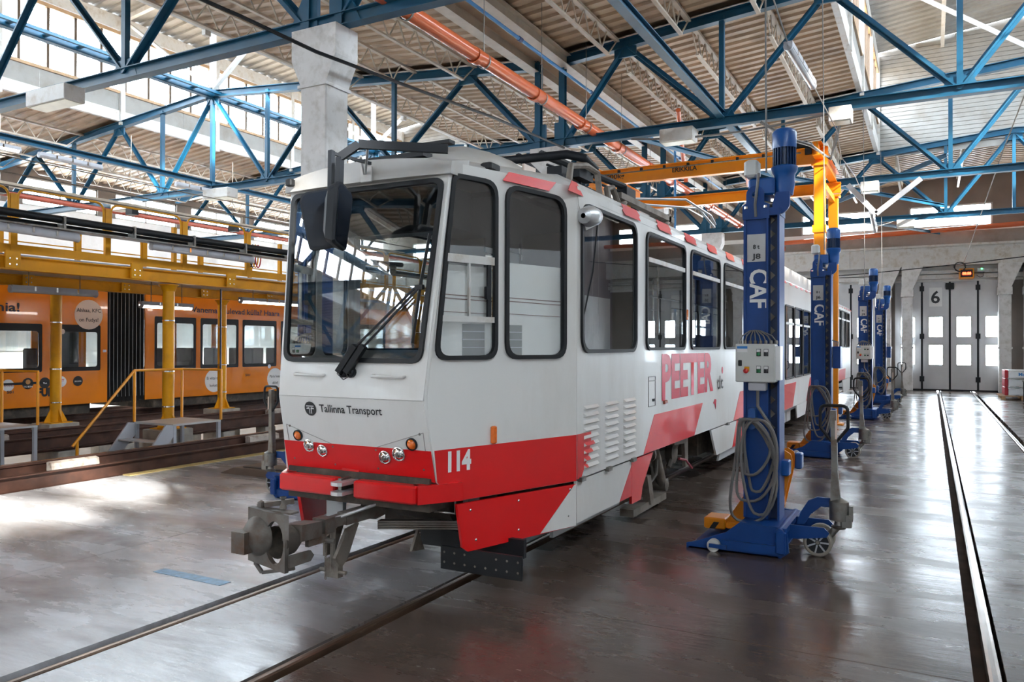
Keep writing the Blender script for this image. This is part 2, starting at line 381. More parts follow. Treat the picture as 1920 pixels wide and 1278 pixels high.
MB().box((pr_, Y1, 6.3), (XR, Y1+.3, 7.15)).build('wall_pier', grey_wall, we)
for i, (a, b) in enumerate(wins):
    w = struct('window_%d' % (1+i), (a, Y1, 6.3))
    MB().box((a, Y1+.14, 6.33), (b, Y1+.16, 7.12)).build('pane', GLC, w)
    m = MB(); m.box((a, Y1-.02, 6.3), (b, Y1+.1, 6.36)).box((a, Y1-.02, 7.09), (b, Y1+.1, 7.15)).box((a, Y1-.02, 6.3), (a+.06, Y1+.1, 7.15)).box((b-.06, Y1-.02, 6.3), (b, Y1+.1, 7.15))
    m.build('window_frame', white_steel, w)
# crane runway beam and haunched columns along the end wall
m = MB(); m.box((XL, 33.9, 4.78), (XR, 34.3, 5.5)).build('trim_1', white_steel)['kind'] = 'structure'
m = MB()
for k in range(12):
    x = -24.6+3.1*k; m.box((x-.03, 33.87, 4.78), (x+.03, 33.9, 5.5))
m.box((XL, 33.8, 5.5), (XR, 34.38, 5.58)).box((XL, 34.15, 4.3), (XR, 34.42, 4.45)).box((XL, 34.2, 4.5), (XR, 34.42, 4.62))
m.build('trim_2', white_steel)['kind'] = 'structure'
MB().box((XL, 34.25, 5.6), (XR, 34.42, 6.1)).build('trim_3', deck_white)['kind'] = 'structure'
for a, b, s, lb in ((-1.80, -1.38, 1, 'white haunched column left of the narrow gap beside door 6'), (-1.0, -.62, 1, 'white haunched column at the left edge of door 6'),
                    (2.2, 2.6, 1, 'white haunched column at the right edge of door 6'), (3.0, 3.4, 1, 'white haunched column right of door 6, cut by the picture edge'),
                    (-5.95, -5.6, 1, 'white haunched column behind the far end of the tram'), (-10.4, -10.0, 1, 'white haunched column far left on the end wall')):
    t = thing('haunched_column', lb, 'column', ((a+b)/2, 34, 0), 'haunched columns on the end wall')
    MB().bevbox((a, 33.8, 0), (b, 34.25, 3.62), .02).build('shaft', conc_col, t)
    MB().box((a-.03, 33.76, 3.62), (b+.03, 34.28, 3.9)).build('collar', conc_col, t)
    MB().prism([(a, 3.9), (b, 3.9), (b+.36, 4.78), (a, 4.78)], 1, 33.8, 34.25).build('haunch', conc_col, t)
    MB().box((a-.03, 33.76, 1.62), (b+.03, 34.28, 1.7)).build('collar', conc_col, t)
# folding doors
def door(n, x0, seams, num=None):
    d = struct('door_%d' % n, (x0, Y1, 0))
    for i in range(len(seams)-1):
        a, b = seams[i]+(.035 if i else .002), seams[i+1]-(.035 if i < len(seams)-2 else .002); w = b-a
        Mx = frame_of((a, Y1-.02, .06), (1, 0, 0), (0, 0, 1))
        hx0, hx1 = w/2-.23, w/2+.23
        holes = [rr(hx0, 1.0-.06, hx1, 1.76-.06, .02, 2), rr(hx0, 2.08-.06, hx1, 2.84-.06, .02, 2)]
        panel('door_leaf', rr(0, 0, w, 4.15, .01, 1), holes, .05, Mx, door_grey, d)
        for z0, z1 in ((1.0, 1.76), (2.08, 2.84)):
            MB().box((a+hx0, Y1-.02, z0), (a+hx1, Y1-.01, z1)).build('pane', GLC, d)
            ringpanel('window_frame', rr(hx0-.04, z0-.1, hx1+.04, z1-.02, .02, 2), rr(hx0, z0-.06, hx1, z1-.06, .02, 2), .03, Mx, white_steel, d, off=.03)
        for q in range(1, 5):
            MB().box((a+w*q/5-.004, Y1-.05, .2), (a+w*q/5+.004, Y1-.045, 4.0)).build('groove', door_grey, d)
    for i, x in enumerate(seams[1:-1]):
        MB().box((x-.035, Y1-.03, .03), (x+.035, Y1, 4.2)).build('rubber_seal', rubber, d)
        if i != 1 or len(seams) != 5:
            for z in (.45, 2.1, 3.95): MB().box((x-.08, Y1-.08, z-.1), (x+.08, Y1-.03, z+.1)).build('hinge', rubber, d)
    MB().box((x0, Y1-.04, 0.0), (seams[-1], Y1, .075)).build('bottom_seal', rubber, d)
    return d
d6 = door(6, -1.25, [-1.25, -.31, .64, 1.57, 2.5])
MB().box((-.06, Y1-.06, 3.25), (.38, Y1-.052, 3.98)).build('number_plate', sign_white, d6, label='white plate with the number 6')
text('6', .46, frame_of((.155, Y1-.062, 3.39), (1, 0, 0), (0, 0, 1)), black_ink, d6, 'number', bold=.02, align='CENTER', w=.30)
MB().box((.5, Y1-.12, 3.9), (.78, Y1-.05, 4.15)).build('door_operator', rubber, d6)
door(5, -5.6, [-5.6, -4.68, -3.77, -2.86, -1.95])
for k, x0 in enumerate((-10.3-3.9*0, -15.1, -19.9-.1, -24.1)):
    door(4-k, x0, [x0+.9*i for i in range(5)])
door(7, 3.2, [3.2+.925*i for i in range(5)])
# ---- ceiling
ce = struct('ceiling')
def zr(x):                                       # top chord height
    if x >= VX: return 7.42+.085*min(x-VX, 18-(x-VX))
    return 7.42+.088*min(VX-x, 19.6-(VX-x))
def corr(x0, z0, x1, z1, ya, yb, name, m, parent, p=.30, dpt=.05):
    v = []; f = []; n = int((yb-ya)/p)
    prof = [(0, 0), (.42, 0), (.5, 1), (.92, 1)]
    ptsy = [(ya+(i+q)*p, d*dpt) for i in range(n) for q, d in prof]
    for y, d in ptsy: v += [(x0, y, z0+d), (x1, y, z1+d)]
    f = [(2*i, 2*i+1, 2*i+3, 2*i+2) for i in range(len(ptsy)-1)]
    mb = MB().add(v, f); o = mb.build(name, m, parent)
    MB().add([(x0, ya, z0+.2), (x1, ya, z1+.2), (x1, yb, z1+.2), (x0, yb, z0+.2)], [(0, 1, 2, 3)]).build('roof_cover', deck, parent)
    return o
A1, B1, A2, B2 = -20.35, -12.85, -1.55, 5.95     # monitor walls
for (xa, xb) in ((XL, A1), (B1, VX), (VX, A2), (B2, XR)):
    mid = sorted((xa, xb))
    for j in range(-4, 6):
        ya = TY[j]-S if j > -4 else Y0; ya = max(ya, Y0); yb = min(TY[j], Y1)
        if yb-ya > .5: corr(xa, zr(xa)+.14, xb, zr(xb)+.14, ya, yb, 'roof_deck', deck, ce)
# last bay beyond the monitors is roofed over completely
for a, b in ((A1, -16.6), (-16.6, B1), (A2, 2.2), (2.2, B2)):
    corr(a, zr(a)+.14, b, zr(b)+.14, TY[4]+.05, Y1, 'roof_deck', deck, ce)
# monitors (raised clerestories)
YM0, YM1 = Y0, TY[4]
wn = 50
for a, b in ((A1, B1), (A2, B2)):
    mid = (a+b)/2
    for x0, x1, z0, z1 in ((a, mid, 11.0, 11.45), (mid, b, 11.45, 11.0)):
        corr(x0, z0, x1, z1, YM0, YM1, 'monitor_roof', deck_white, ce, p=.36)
    # gable end cladding
    n = 26
    for k in range(n):
        z = 8.0+k*(11.4-8.0)/n; z1 = z+(11.4-8.0)/n-.012
        w = 0 if z < 11 else (z-11)/.45*3.7
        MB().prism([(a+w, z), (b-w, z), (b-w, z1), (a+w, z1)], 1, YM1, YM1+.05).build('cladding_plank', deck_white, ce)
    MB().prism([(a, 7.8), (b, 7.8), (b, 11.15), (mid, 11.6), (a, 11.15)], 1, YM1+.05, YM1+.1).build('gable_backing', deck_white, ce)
    for x, s in ((a, 1), (b, -1)):
        w = struct('window_%d' % wn, (x, 0, 8.9)); wn += 1
        MB().box((x-.06, YM0, zr(x)+.1), (x+.06, YM1, 8.35)).build('sill_beam', white_steel, w)
        m = MB()
        py = YM0
        while py < YM1-.1:
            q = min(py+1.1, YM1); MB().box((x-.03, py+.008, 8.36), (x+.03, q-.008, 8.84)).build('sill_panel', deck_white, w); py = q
        MB().box((x-.05, YM0, 8.84), (x+.06*s+.02*s, YM1, 8.92)).build('sill_frame', frame_brown, w)
        MB().box((x-.05, YM0, 10.50), (x+.07, YM1, 10.60)).build('head_frame', frame_brown, w)
        MB().box((x-.08, YM0, 10.62), (x+.08, YM1, 11.02)).build('eaves_beam', white_steel, w)
        p0 = m0 = None; y = YM0; k = 0
        st = S/9
        while y < YM1-.05:
            y2 = min(y+st, YM1)
            if p0 is None:
                p0 = MB().box((x-.006, y+.02, 8.92), (x+.006, y2-.02, 10.5)).build('pane', GLC, w)
                m0 = MB().box((x-.04, y-.038, 8.9), (x+.04, y+.038, 10.52)).build('mullion', mull_brown, w)
            else:
                rep(p0, w, (0, k*st, 0)); rep(m0, w, (0, k*st, 0))
            y += st; k += 1
        if x == B2: MB().box((x+.1, -.7, 8.84), (x+.12, TY[1], 10.6)).build('added_sun_blocker', deck_white, w)  # unseen opaque board, added to keep direct sun off the tram's front
        q0 = None
        for j in range(0, 17):
            yy = TY[4]-j*S/2
            if yy < YM0: break
            if q0 is None: q0 = MB().box((x+.06*s-.05, yy-.07-.0, zr(x)), (x+.06*s+.05, yy+.07, 11.0)).build('frame_post', white_steel, w)
            else: rep(q0, w, (0, yy-TY[4], 0))
    # monitor frames above each truss
    for j in range(-3, 4):
        y = TY[j]
        MB().bar((mid, y, zr(mid)), (mid, y, 11.4), .12, .12).build('monitor_post', white_steel, ce)
        MB().bar((mid, y, zr(mid)+.1), (a+.1, y, 10.95), .12, .07).build('monitor_brace', white_steel, ce)
        MB().bar((mid, y, zr(mid)+.1), (b-.1, y, 10.95), .12, .07).build('monitor_brace', white_steel, ce)
        MB().bar((a, y, 10.95), (mid, y, 11.38), .12, .16).bar((mid, y, 11.38), (b, y, 10.95), .12, .16).build('monitor_rafter', white_steel, ce)
    for xx in (lerp(a, b, .25), lerp(a, b, .75)):
        MB().chan2((xx, YM0, 11.1), (xx, YM1, 11.1), .1, .16).build('monitor_purlin', white_steel, ce)
# valley gutter beams
for x in (-7.15, -6.45):
    MB().chan2((x, Y0, 7.40), (x, Y1, 7.40), .22, .24).build('valley_beam', cream_steel, ce)
MB().box((-7.1, Y0, 7.5), (-6.5, Y1, 7.54)).build('valley_gutter', deck, ce)
# lattice joists
def joist(x, ya, yb):
    z = zr(x)+.06; d = .42; m = MB()
    m.bar((x, ya, z), (x, yb, z), .09, .05); m.bar((x, ya+.5, z-d), (x, yb-.5, z-d), .07, .035)
    n = 12; L = yb-ya
    for i in range(n):
        a = ya+L*i/n; b = ya+L*(i+1)/n; mid = (a+b)/2
        if i == 0: m.bar((x, a+.02, z), (x, a+.5, z-d), .022, .022)
        elif i == n-1: m.bar((x, b-.5, z-d), (x, b-.02, z), .022, .022)
        else:
            m.bar((x, a, z), (x, mid, z-d), .022, .022); m.bar((x, mid, z-d), (x, b, z), .022, .022)
    return m.build('lattice_joist', cream_steel, ce)
jx = [-25.2, -23.6, -22.0, -11.6, -10.1, -8.55, -5.35, -3.95, -2.6, 6.7, 7.8]
for x in jx:
    j0 = joist(x, TY[1]+.05, TY[2]-.05)
    for k in (-5, -4, -3, -2, -1, 1, 2, 3): rep(j0, ce, (0, k*S, 0))
for x in (-19.5, -17.8, -15.4, -13.8, -1, .9, 3.5, 5.2):
    joist(x, TY[4]+.1, Y1-.1)
# ---- trusses
def node_z(): return 5.78
names = {1: 'nearest blue roof truss, crossing above the top of the first white column', 2: 'second blue roof truss from the front, passing over the tram roof',
         3: 'third blue roof truss, behind the orange gantry crane', 4: 'farthest blue roof truss before the end wall', 0: 'blue roof truss directly overhead, out of the picture',
         -1: 'blue roof truss behind the camera, seen only in the windscreen', -2: 'blue roof truss well behind the camera', -3: 'blue roof truss by the rear wall behind the camera'}
for j in (-3, -2, -1, 0, 1, 2, 3, 4):
    y = TY[j]
    t = thing('roof_truss', names[j], 'truss', (VX, y, 5.7), 'blue steel roof trusses')
    for side, nx, tx in ((1, [VX, -3.35, .41, 4.0, 7.7], [-5.2, -1.55, 2.2, 5.95]), (-1, [VX, -10.72, -14.64, -18.56, -22.5, -26.4], [-8.76, -12.7, -16.6, -20.4, -24.4])):
        MB().chan2((nx[0], y, 5.78), (nx[-1], y, 5.78), .16, .17).build('bottom_chord', blue_steel, t)
        mid = tx[2]
        MB().chan2((VX+.25*side, y, zr(VX)), (mid, y, zr(mid)), .16, .18).chan2((mid, y, zr(mid)), (nx[-1], y, zr(nx[-1])), .16, .18).build('top_chord', blue_steel, t)
        for i in range(len(tx)):
            a, b, c = nx[i], tx[i], nx[i+1]
            th = .12 if i in (0, 4) else .10
            if i: MB().angle2((a, y, 5.8), (b, y, zr(b)-.05), .13, th, (0, 1, 0)).build('diagonal', blue_steel, t)
            else: MB().angle2((a+.3*side, y, 5.8), (b, y, zr(b)-.05), .15, th, (0, 1, 0)).build('diagonal', blue_steel, t)
            MB().angle2((b, y, zr(b)-.05), (c, y, 5.8), .13, th, (0, 1, 0)).build('diagonal', blue_steel, t)
            if i < 4: MB().bar((c, y, 5.8), (c, y, zr(c)), .09, .09).build('vertical', blue_steel, t)
            MB().box((b-.22, y-.022, zr(b)-.28), (b+.22, y+.022, zr(b)-.02)).build('gusset_plate', blue_steel, t)
            MB().prism([(c-.3, 5.7), (c+.3, 5.7), (c+.18, 6.0), (c-.18, 6.0)], 1, y-.022, y+.022).build('gusset_plate', blue_steel, t)
        MB().bar((mid, y, 5.8), (mid, y, zr(mid)), .09, .09).build('vertical', blue_steel, t)
        MB().chan2((VX+.27*side, y, 5.72), (VX+.27*side, y, zr(VX)+.05), .12, .13, (0, 1, 0)).build('end_post', blue_steel, t)
        MB().prism([(VX+.1*side, 5.73), (VX+.6*side, 5.73), (VX+.34*side, 6.2), (VX+.1*side, 6.2)], 1, y-.03, y+.03).build('gusset_plate', blue_steel, t)
for x, z, lb, w in ((-16.6, 8.22, 'blue ridge beam running along the left clerestory bay', 1), (-16.6, 5.92, 'blue longitudinal beam carrying the fluorescent lamps over the left bay', 0),
                 (-3.35, 5.90, 'blue longitudinal strut between trusses above the tram', 0), (4.0, 5.9, 'blue longitudinal strut right of the tram, mostly overhead', 0),
                 (-22.5, 5.9, 'blue longitudinal strut close to the left wall', 0)):
    t = thing('longitudinal_beam', lb, 'beam', (x, 0, z), 'blue beams along the hall')
    if w:
        MB().bar((x, Y0, z), (x, Y1, z), .16, .14).build('channel', blue_steel, t)
        MB().bar((x+.3, Y0, z+.02), (x+.3, Y1, z+.02), .07, .07).build('channel', blue_steel, t)
        m = MB(); yy = Y0+.3
        while yy < Y1: m.box((x+.08, yy, z), (x+.27, yy+.1, z+.03)); yy += .75
        m.build('batten', blue_steel, t, kind='stuff')
    else: MB().chan2((x, Y0, z), (x, Y1, z), .13, .13).build('channel', blue_steel, t)
# cross braces in the bottom chord plane near the end
for (a, b, lb) in (((-3.25, TY[3]+.1, 6.06), (.35, TY[4]-.1, 6.06), 'blue diagonal brace running right and away between the third and fourth trusses'),
                   ((.33, TY[3]+.1, 6.22), (-3.25, TY[4]-.1, 6.22), 'blue diagonal brace running left and away between the third and fourth trusses'),
                   ((-5.55, TY[2]+1.0, 6.06), (-3.5, TY[3]-.2, 6.06), 'blue diagonal brace over the tram behind the second truss'),
                   ((-3.2, TY[4]+.1, 6.06), (.3, Y1-.2, 6.06), 'blue diagonal brace between the farthest truss and the end wall')):
    tag(MB().angle2(a, b, .12, .1).build('wind_brace', blue_steel), lb, 'brace', 'blue wind braces')
# ---- concrete columns
cn = {1: 'white concrete column with flared head rising behind the tram\'s windscreen', 2: 'white column head showing just above the tram\'s pantograph', 3: 'white column head beyond the pantograph, left of the gantry crane beam', 4: 'farthest white column head, above the tram roof', -1: 'white concrete column behind the camera, seen only in the windscreen'}
for j in (4, 3, 2, 1, -1):
    y = TY[j]; x = VX
    t = thing('concrete_column', cn[j], 'column', (x, y, 0), 'white concrete columns under the roof valley')
    MB().bevbox((x-.21, y-.21, 0), (x+.21, y+.21, 4.95), .015).build('shaft', conc_col, t)
    MB().box((x-.235, y-.235, 4.93), (x+.235, y+.235, 4.97)).build('band', conc_col, t)
    m = MB(); a = .21; b_ = .36
    m.add([(x-a, y-a, 4.97), (x+a, y-a, 4.97), (x+a, y+a, 4.97), (x-a, y+a, 4.97), (x-b_, y-a, 5.3), (x+b_, y-a, 5.3), (x+b_, y+a, 5.3), (x-b_, y+a, 5.3), (x-b_, y-a, 5.68), (x+b_, y-a, 5.68), (x+b_, y+a, 5.68), (x-b_, y+a, 5.68)],
          [(0, 3, 2, 1), (8, 9, 10, 11)]+[(i, (i+1) % 4, 4+(i+1) % 4, 4+i) for i in range(4)]+[(4+i, 4+(i+1) % 4, 8+(i+1) % 4, 8+i) for i in range(4)])
    m.build('flared_head', conc_col, t)
# ================================================================ THE RED AND WHITE TRAM
CX, HW = -3.53, 1.1
XRs, XLs = CX+HW, CX-HW
tr = thing('tram', 'white and red articulated tram number 114 standing in the middle of the hall', 'tram', (CX, 4.3, 0))
FR = frame_of((XRs, 0, 0), (0, 1, 0), (0, 0, 1))            # right side: local x = world Y, local y = Z
FLf = frame_of((XLs, 0, 0), (0, 1, 0), (0, 0, 1))
NZ = Vector((.46, 1.32, 0)).normalized()
FN = frame_of((-2.89, 4.26, 0), NZ, (0, 0, 1))              # right nose flank
NZl = Vector((-.46, 1.32, 0)).normalized()
FNl = frame_of((2*CX+2.89, 4.26, 0), NZl, (0, 0, 1))
NL = 1.398
BB, BT = .665, 2.93                                         # side panel bottom and top
# windows ---------------------------------------------------------
def window(parent, Mx, out, t=.03, gl=GL, sgn=1, sash=None, name='window'):
    # rubber ring > pane (> sash bars)
    x0, y0, x1, y1, r = out
    g = ringpanel(name+'_seal', rr(x0-.012, y0-.012, x1+.012, y1+.012, r), rr(x0+.018, y0+.018, x1-.018, y1-.018, max(r-.018, .02)), .03, Mx, rubber, parent, off=.016*sgn)
    panel('pane', rr(x0+.01, y0+.01, x1-.01, y1-.01, max(r-.015, .02)), [], .004, Mx, gl, g, off=.008*sgn)
    if sash:
        h, w = sash
        panel('sash_rail', [(x0+.04, h-w/2), (x1-.04, h-w/2), (x1-.04, h+w/2), (x0+.04, h+w/2)], [], .02, Mx, white_steel, g, off=.02*sgn)
    return g
front_w = [(5.66, 1.655, 6.94, 2.82, .13, None)]
for a, b in ((7.24, 8.58), (8.82, 10.2), (10.44, 11.8), (12.05, 13.2)): front_w.append((a, 1.67, b, 2.80, .10, (2.54, .045)))
nose_w = [[(.118, 1.63), (.20, 2.62)], None]
def poly_round(pts, r, n=5):
    out = []; K = len(pts)
    for i in range(K):
        p = Vector((*pts[i], 0)); a = Vector((*pts[i-1], 0)); b = Vector((*pts[(i+1) % K], 0))
        rr_ = r[i] if isinstance(r, (list, tuple)) else r
        u = (a-p).normalized(); v = (b-p).normalized(); ang = u.angle(v); d = rr_/math.tan(ang/2)
        s0 = p+u*d; s1 = p+v*d
        for k in range(n+1):
            t = k/n; q = s0*(1-t)**2+p*2*t*(1-t)+s1*t*t; out.append((q.x, q.y))
    return out
def inset(pts, d):
    out = []; K = len(pts)
    area = sum(pts[i][0]*pts[(i+1) % K][1]-pts[(i+1) % K][0]*pts[i][1] for i in range(K)); sg = 1 if area > 0 else -1
    for i in range(K):
        p = Vector((*pts[i], 0)); a = Vector((*pts[i-1], 0)); b = Vector((*pts[(i+1) % K], 0))
        e1 = (p-a).normalized(); e2 = (b-p).normalized()
        n1 = Vector((-e1.y, e1.x, 0))*sg; n2 = Vector((-e2.y, e2.x, 0))*sg
        bis = (n1+n2).normalized(); q = p+bis*(d/max(bis.dot(n1), .3)); out.append((q.x, q.y))
    return out
wa = [(.03, 1.615), (.555, 1.615), (.555, 2.845), (.175, 2.845)]; wa_r = [.09, .11, .12, .06]
wb_ = [(.655, 1.615), (1.255, 1.615), (1.255, 2.82), (.655, 2.84)]; wb_r = [.12, .12, .14, .12]
nose_out = [(.05, .80), (.20, .655), (NL, .655), (NL, BT), (.155, BT), (.15, 2.86), (-.05, 1.34)]
for s, Mx, sg in ((1, FN, 1), (-1, FNl, -1)):
    nm = 'nose_side_panel'
    holes = [poly_round(wa, wa_r), poly_round(wb_, wb_r)]
    panel(nm, nose_out, holes, .02, Mx, white_paint, tr)
    for pts, r in ((wa, wa_r), (wb_, wb_r)):
        g = ringpanel('window_seal', poly_round(inset(pts, -.012), r), poly_round(inset(pts, .018), [q*.85 for q in r]), .03, Mx, rubber, tr, off=.016*sg)
        panel('pane', poly_round(inset(pts, .01), [q*.9 for q in r]), [], .004, Mx, GLN, g, off=.008*sg)
        if pts is wa:
            m = [(.115, 2.26), (.53, 2.26), (.53, 2.315), (.12, 2.315)]
            panel('sash_rail', m, [], .02, Mx, white_steel, g, off=.022*sg)
            panel('sash_rail', [(.075, 1.86), (.53, 1.86), (.53, 1.90), (.078, 1.90)], [], .02, Mx, white_steel, g, off=.022*sg)
            for xx, ww in ((.30, .014), (.47, .03)): panel('sash_rail', [(xx, 1.9), (xx+ww, 1.9), (xx+ww, 2.26), (xx, 2.26)], [], .018, Mx, white_steel if ww < .02 else blk_metal, g, off=.022*sg)
            panel('sash_latch', rr(.445, 2.02, .475, 2.11, .006, 2), [], .03, Mx, blk_metal, g, off=.035*sg)
# main sides of the three sections --------------------------------
secs = [(5.58, 13.45, front_w, BB), (14.35, 20.6, None, .45), (21.4, 29.0, None, BB)]
low_w = []
x = 14.62
for w_, door in ((.62, 0), (1.02, 0), (1.02, 0), (1.05, 0), (1.02, 0), (.9, 0)):
    low_w.append((x, 1.08, x+w_, 2.48, .08, (2.14, .045))); x += w_+.13
rear_w = [(21.7+1.38*i, 1.67, 21.7+1.38*i+1.22, 2.80, .09, (2.54, .045)) for i in range(5)]
secs[1] = (14.35, 20.6, low_w, .50); secs[2] = (21.4, 29.0, rear_w, BB)
for k, (a, b, wins_, zb) in enumerate(secs):
    zt = BT if k != 1 else 2.93
    for sg, Mx in ((1, FR), (-1, FLf)):
        panel('side_panel', [(a, zb), (b, zb), (b, zt), (a, zt)], [rr(*w[:4], w[4]) for w in wins_], .02, Mx, white_paint, tr)
        for w in wins_: window(tr, Mx, w[:5], sgn=sg, sash=w[5])
    # end bulkheads, floor, ceiling
    MB().box((XLs+.02, b-.03, .7), (CX-.5, b, zt)).box((CX+.5, b-.03, .7), (XRs-.02, b, zt)).box((CX-.5, b-.03, 2.6), (CX+.5, b, zt)).build('bulkhead', int_grey, tr)
    fz = .9 if k != 1 else .5
    MB().box((XLs+.02, a, fz-.06), (XRs-.02, b, fz)).build('floor_panel', mat('tram_floor_grey', (.13, .13, .14), .6), tr)
    MB().box((XLs+.02, a, 2.86), (XRs-.02, b, 2.88)).build('ceiling_panel', cab_dark if k == 0 else int_grey, tr)
    # roof: cant rail and shallow dome
    prof = [(XRs+.005, 2.90), (XRs-.03, 2.985), (XRs-.16, 3.05), (XRs-.5, 3.10), (CX, 3.12)]
    prof = prof+[(2*CX-p, q) for p, q in prof[-2::-1]]
    vs = []; 
    for yy in (a, b): vs += [(p, yy, q) for p, q in prof]
    n = len(prof); MB().add(vs, [(i, i+1, n+i+1, n+i) for i in range(n-1)]+[tuple(range(n)), tuple(range(2*n-1, n-1, -1))], True).build('roof', white_roof if k != 1 else white_paint, tr)
# raised roof fairing over the low middle section
for x0, x1 in ((XRs-.02, XRs-.06), (XLs+.06, XLs+.02)):
    MB().box((min(x0, x1), 14.3, 2.9), (max(x0, x1), 20.65, 3.22)).build('roof_fairing', white_paint, tr)
MB().box((XLs+.06, 14.3, 3.14), (XRs-.06, 20.65, 3.19)).build('roof_fairing', white_paint, tr)
# bellows
for a, b in ((13.45, 14.35), (20.6, 21.4)):
    m = MB(); n = 9; st = (b-a)/n
    for i in range(n):
        for (p, q, r_) in ((a+i*st, a+(i+.5)*st, 0), (a+(i+.5)*st, a+(i+1)*st, .05)):
            m.box((XLs+.05+r_, p, .75), (XLs+.09+r_, q, 2.9)).box((XRs-.09-r_, p, .75), (XRs-.05-r_, q, 2.9)).box((XLs+.05+r_, p, 2.86), (XRs-.05-r_, q, 2.92))
    m.build('bellows', rubber, tr)
# nose skeleton ----------------------------------------------------
fz = lambda z: 4.32-(z-.8)*.12/.54 if z < 1.34 else 4.2+(z-1.34)*.19/1.52
fw_ = lambda z: .65-(z-.8)*.02/.54 if z < 1.34 else .63+(z-1.34)*.075/1.52
# lower front
FLo = frame_of((CX, 4.32, .80), (1, 0, 0), (0, -.12, .54)); hl = math.hypot(.12, .54)
FUp = frame_of((CX, 4.20, 1.34), (1, 0, 0), (0, .19, 1.52)); hu = math.hypot(.19, 1.52)
def upy(z): return (z-1.34)/1.52*hu
def loy(z): return (z-.8)/.54*hl
sc = (2.93-1.34)/1.52
panel('front_lower_panel', [(-.65, 0), (.65, 0), (.63, hl), (-.63, hl)], [], .02, FLo, white_paint, tr)
ws = [(-.585, upy(1.60)), (.585, upy(1.60)), (.655, upy(2.80)), (-.655, upy(2.80))]; wsr = [.09, .09, .07, .07]
panel('front_upper_panel', [(-.63, 0), (.63, 0), (.705, upy(2.93)), (-.705, upy(2.93))], [poly_round(ws, wsr)], .02, FUp, white_paint, tr)
g = ringpanel('windscreen_seal', poly_round(inset(ws, -.02), wsr), poly_round(inset(ws, .012), [q*.85 for q in wsr]), .03, FUp, rubber, tr, off=.016)
panel('windscreen', poly_round(inset(ws, .005), [q*.9 for q in wsr]), [], .005, FUp, GLW, g, off=.012)
for s in (-1, 1):
    pts = [(CX+s*(fw_(z)-.012), fz(z)+.012, z) for z in (.80, 1.07, 1.30, 1.38, 1.8, 2.3, 2.86)]
    MB().tube(pts, .022, 10).build('corner_moulding', white_paint, tr)
    MB().tube([(CX+s*(HW-.012), 5.58, .67), (CX+s*(HW-.012), 5.58, 2.9)], .018, 8).build('corner_moulding', white_paint, tr)
# visor above the windscreen
def visor(y, z): return y
m = MB(); vs = []
nseg = 14
for i in range(nseg+1):
    t = -1+2*i/nseg; e = (1-t*t)
    x = CX+t*.735; yb = 4.37-.05*e; zb = 2.84+.0*e; zt = 2.925+.065*e
    vs += [(x, yb-.02, zb), (x, yb-.005, zt), (x, yb+.22, zt+.05), (x, yb+.2, zb)]
m.add(vs, [(4*i+k, 4*i+(k+1) % 4, 4*i+4+(k+1) % 4, 4*i+4+k) for i in range(nseg) for k in range(4)]+[(0, 1, 2, 3), tuple(4*nseg+k for k in (3, 2, 1, 0))])
m.build('visor', white_roof, tr)
MB().bevbox((CX-.68, 4.29, 2.875), (CX-.62, 4.34, 2.93), .008).build('marker_lamp', rubber, tr)
MB().bevbox((CX+.03, 4.285, 2.83), (CX+.13, 4.30, 2.94), .005).build('bracket_plate', white_steel, tr)
# roof of the nose
vs = []; stations = [(4.42, .70, 2.93, 2.99), (4.7, .80, 2.95, 3.05), (5.1, .94, 2.97, 3.09), (5.58, 1.10, 2.985, 3.12)]
prof = [(-1, 0), (-.97, .3), (-.85, .62), (-.5, .9), (0, 1), (.5, .9), (.85, .62), (.97, .3), (1, 0)]
for y, w_, z0, z1 in stations: vs += [(CX+p*w_, y, 2.90+(z1-2.90)*q) for p, q in prof]
n = len(prof); MB().add(vs, [(k*n+i, k*n+i+1, k*n+n+i+1, k*n+n+i) for k in range(3) for i in range(n-1)]+[tuple(range(n))], True).build('nose_roof', white_roof, tr)
# roof equipment shroud
vs = []; st2 = [(4.62, .42, 3.0, 3.05), (4.85, .55, 3.0, 3.17), (5.15, .64, 3.02, 3.27), (5.45, .68, 3.03, 3.25), (5.8, .68, 3.04, 3.14), (5.95, .6, 3.04, 3.06)]
for y, w_, z0, z1 in st2: vs += [(CX+.02+p*w_, y, z0+(z1-z0)*q) for p, q in prof]
MB().add(vs, [(k*n+i, k*n+i+1, k*n+n+i+1, k*n+n+i) for k in range(5) for i in range(n-1)]+[tuple(range(n)), tuple(5*n+n-1-i for i in range(n))], True).build('roof_shroud', white_roof, tr)
MB().box((CX-.28, 4.60, 3.055), (CX+.34, 4.72, 3.09)).build('shroud_grille', rubber, tr)
MB().box((CX+.05, 4.82, 3.19), (CX+.42, 4.9, 3.215)).build('shroud_grille', rubber, tr)
# warning sticker on the shroud
MB().box((XRs-.42, 5.48, 3.06), (XRs-.40, 5.68, 3.14)).build('warning_label', label_pink, tr)
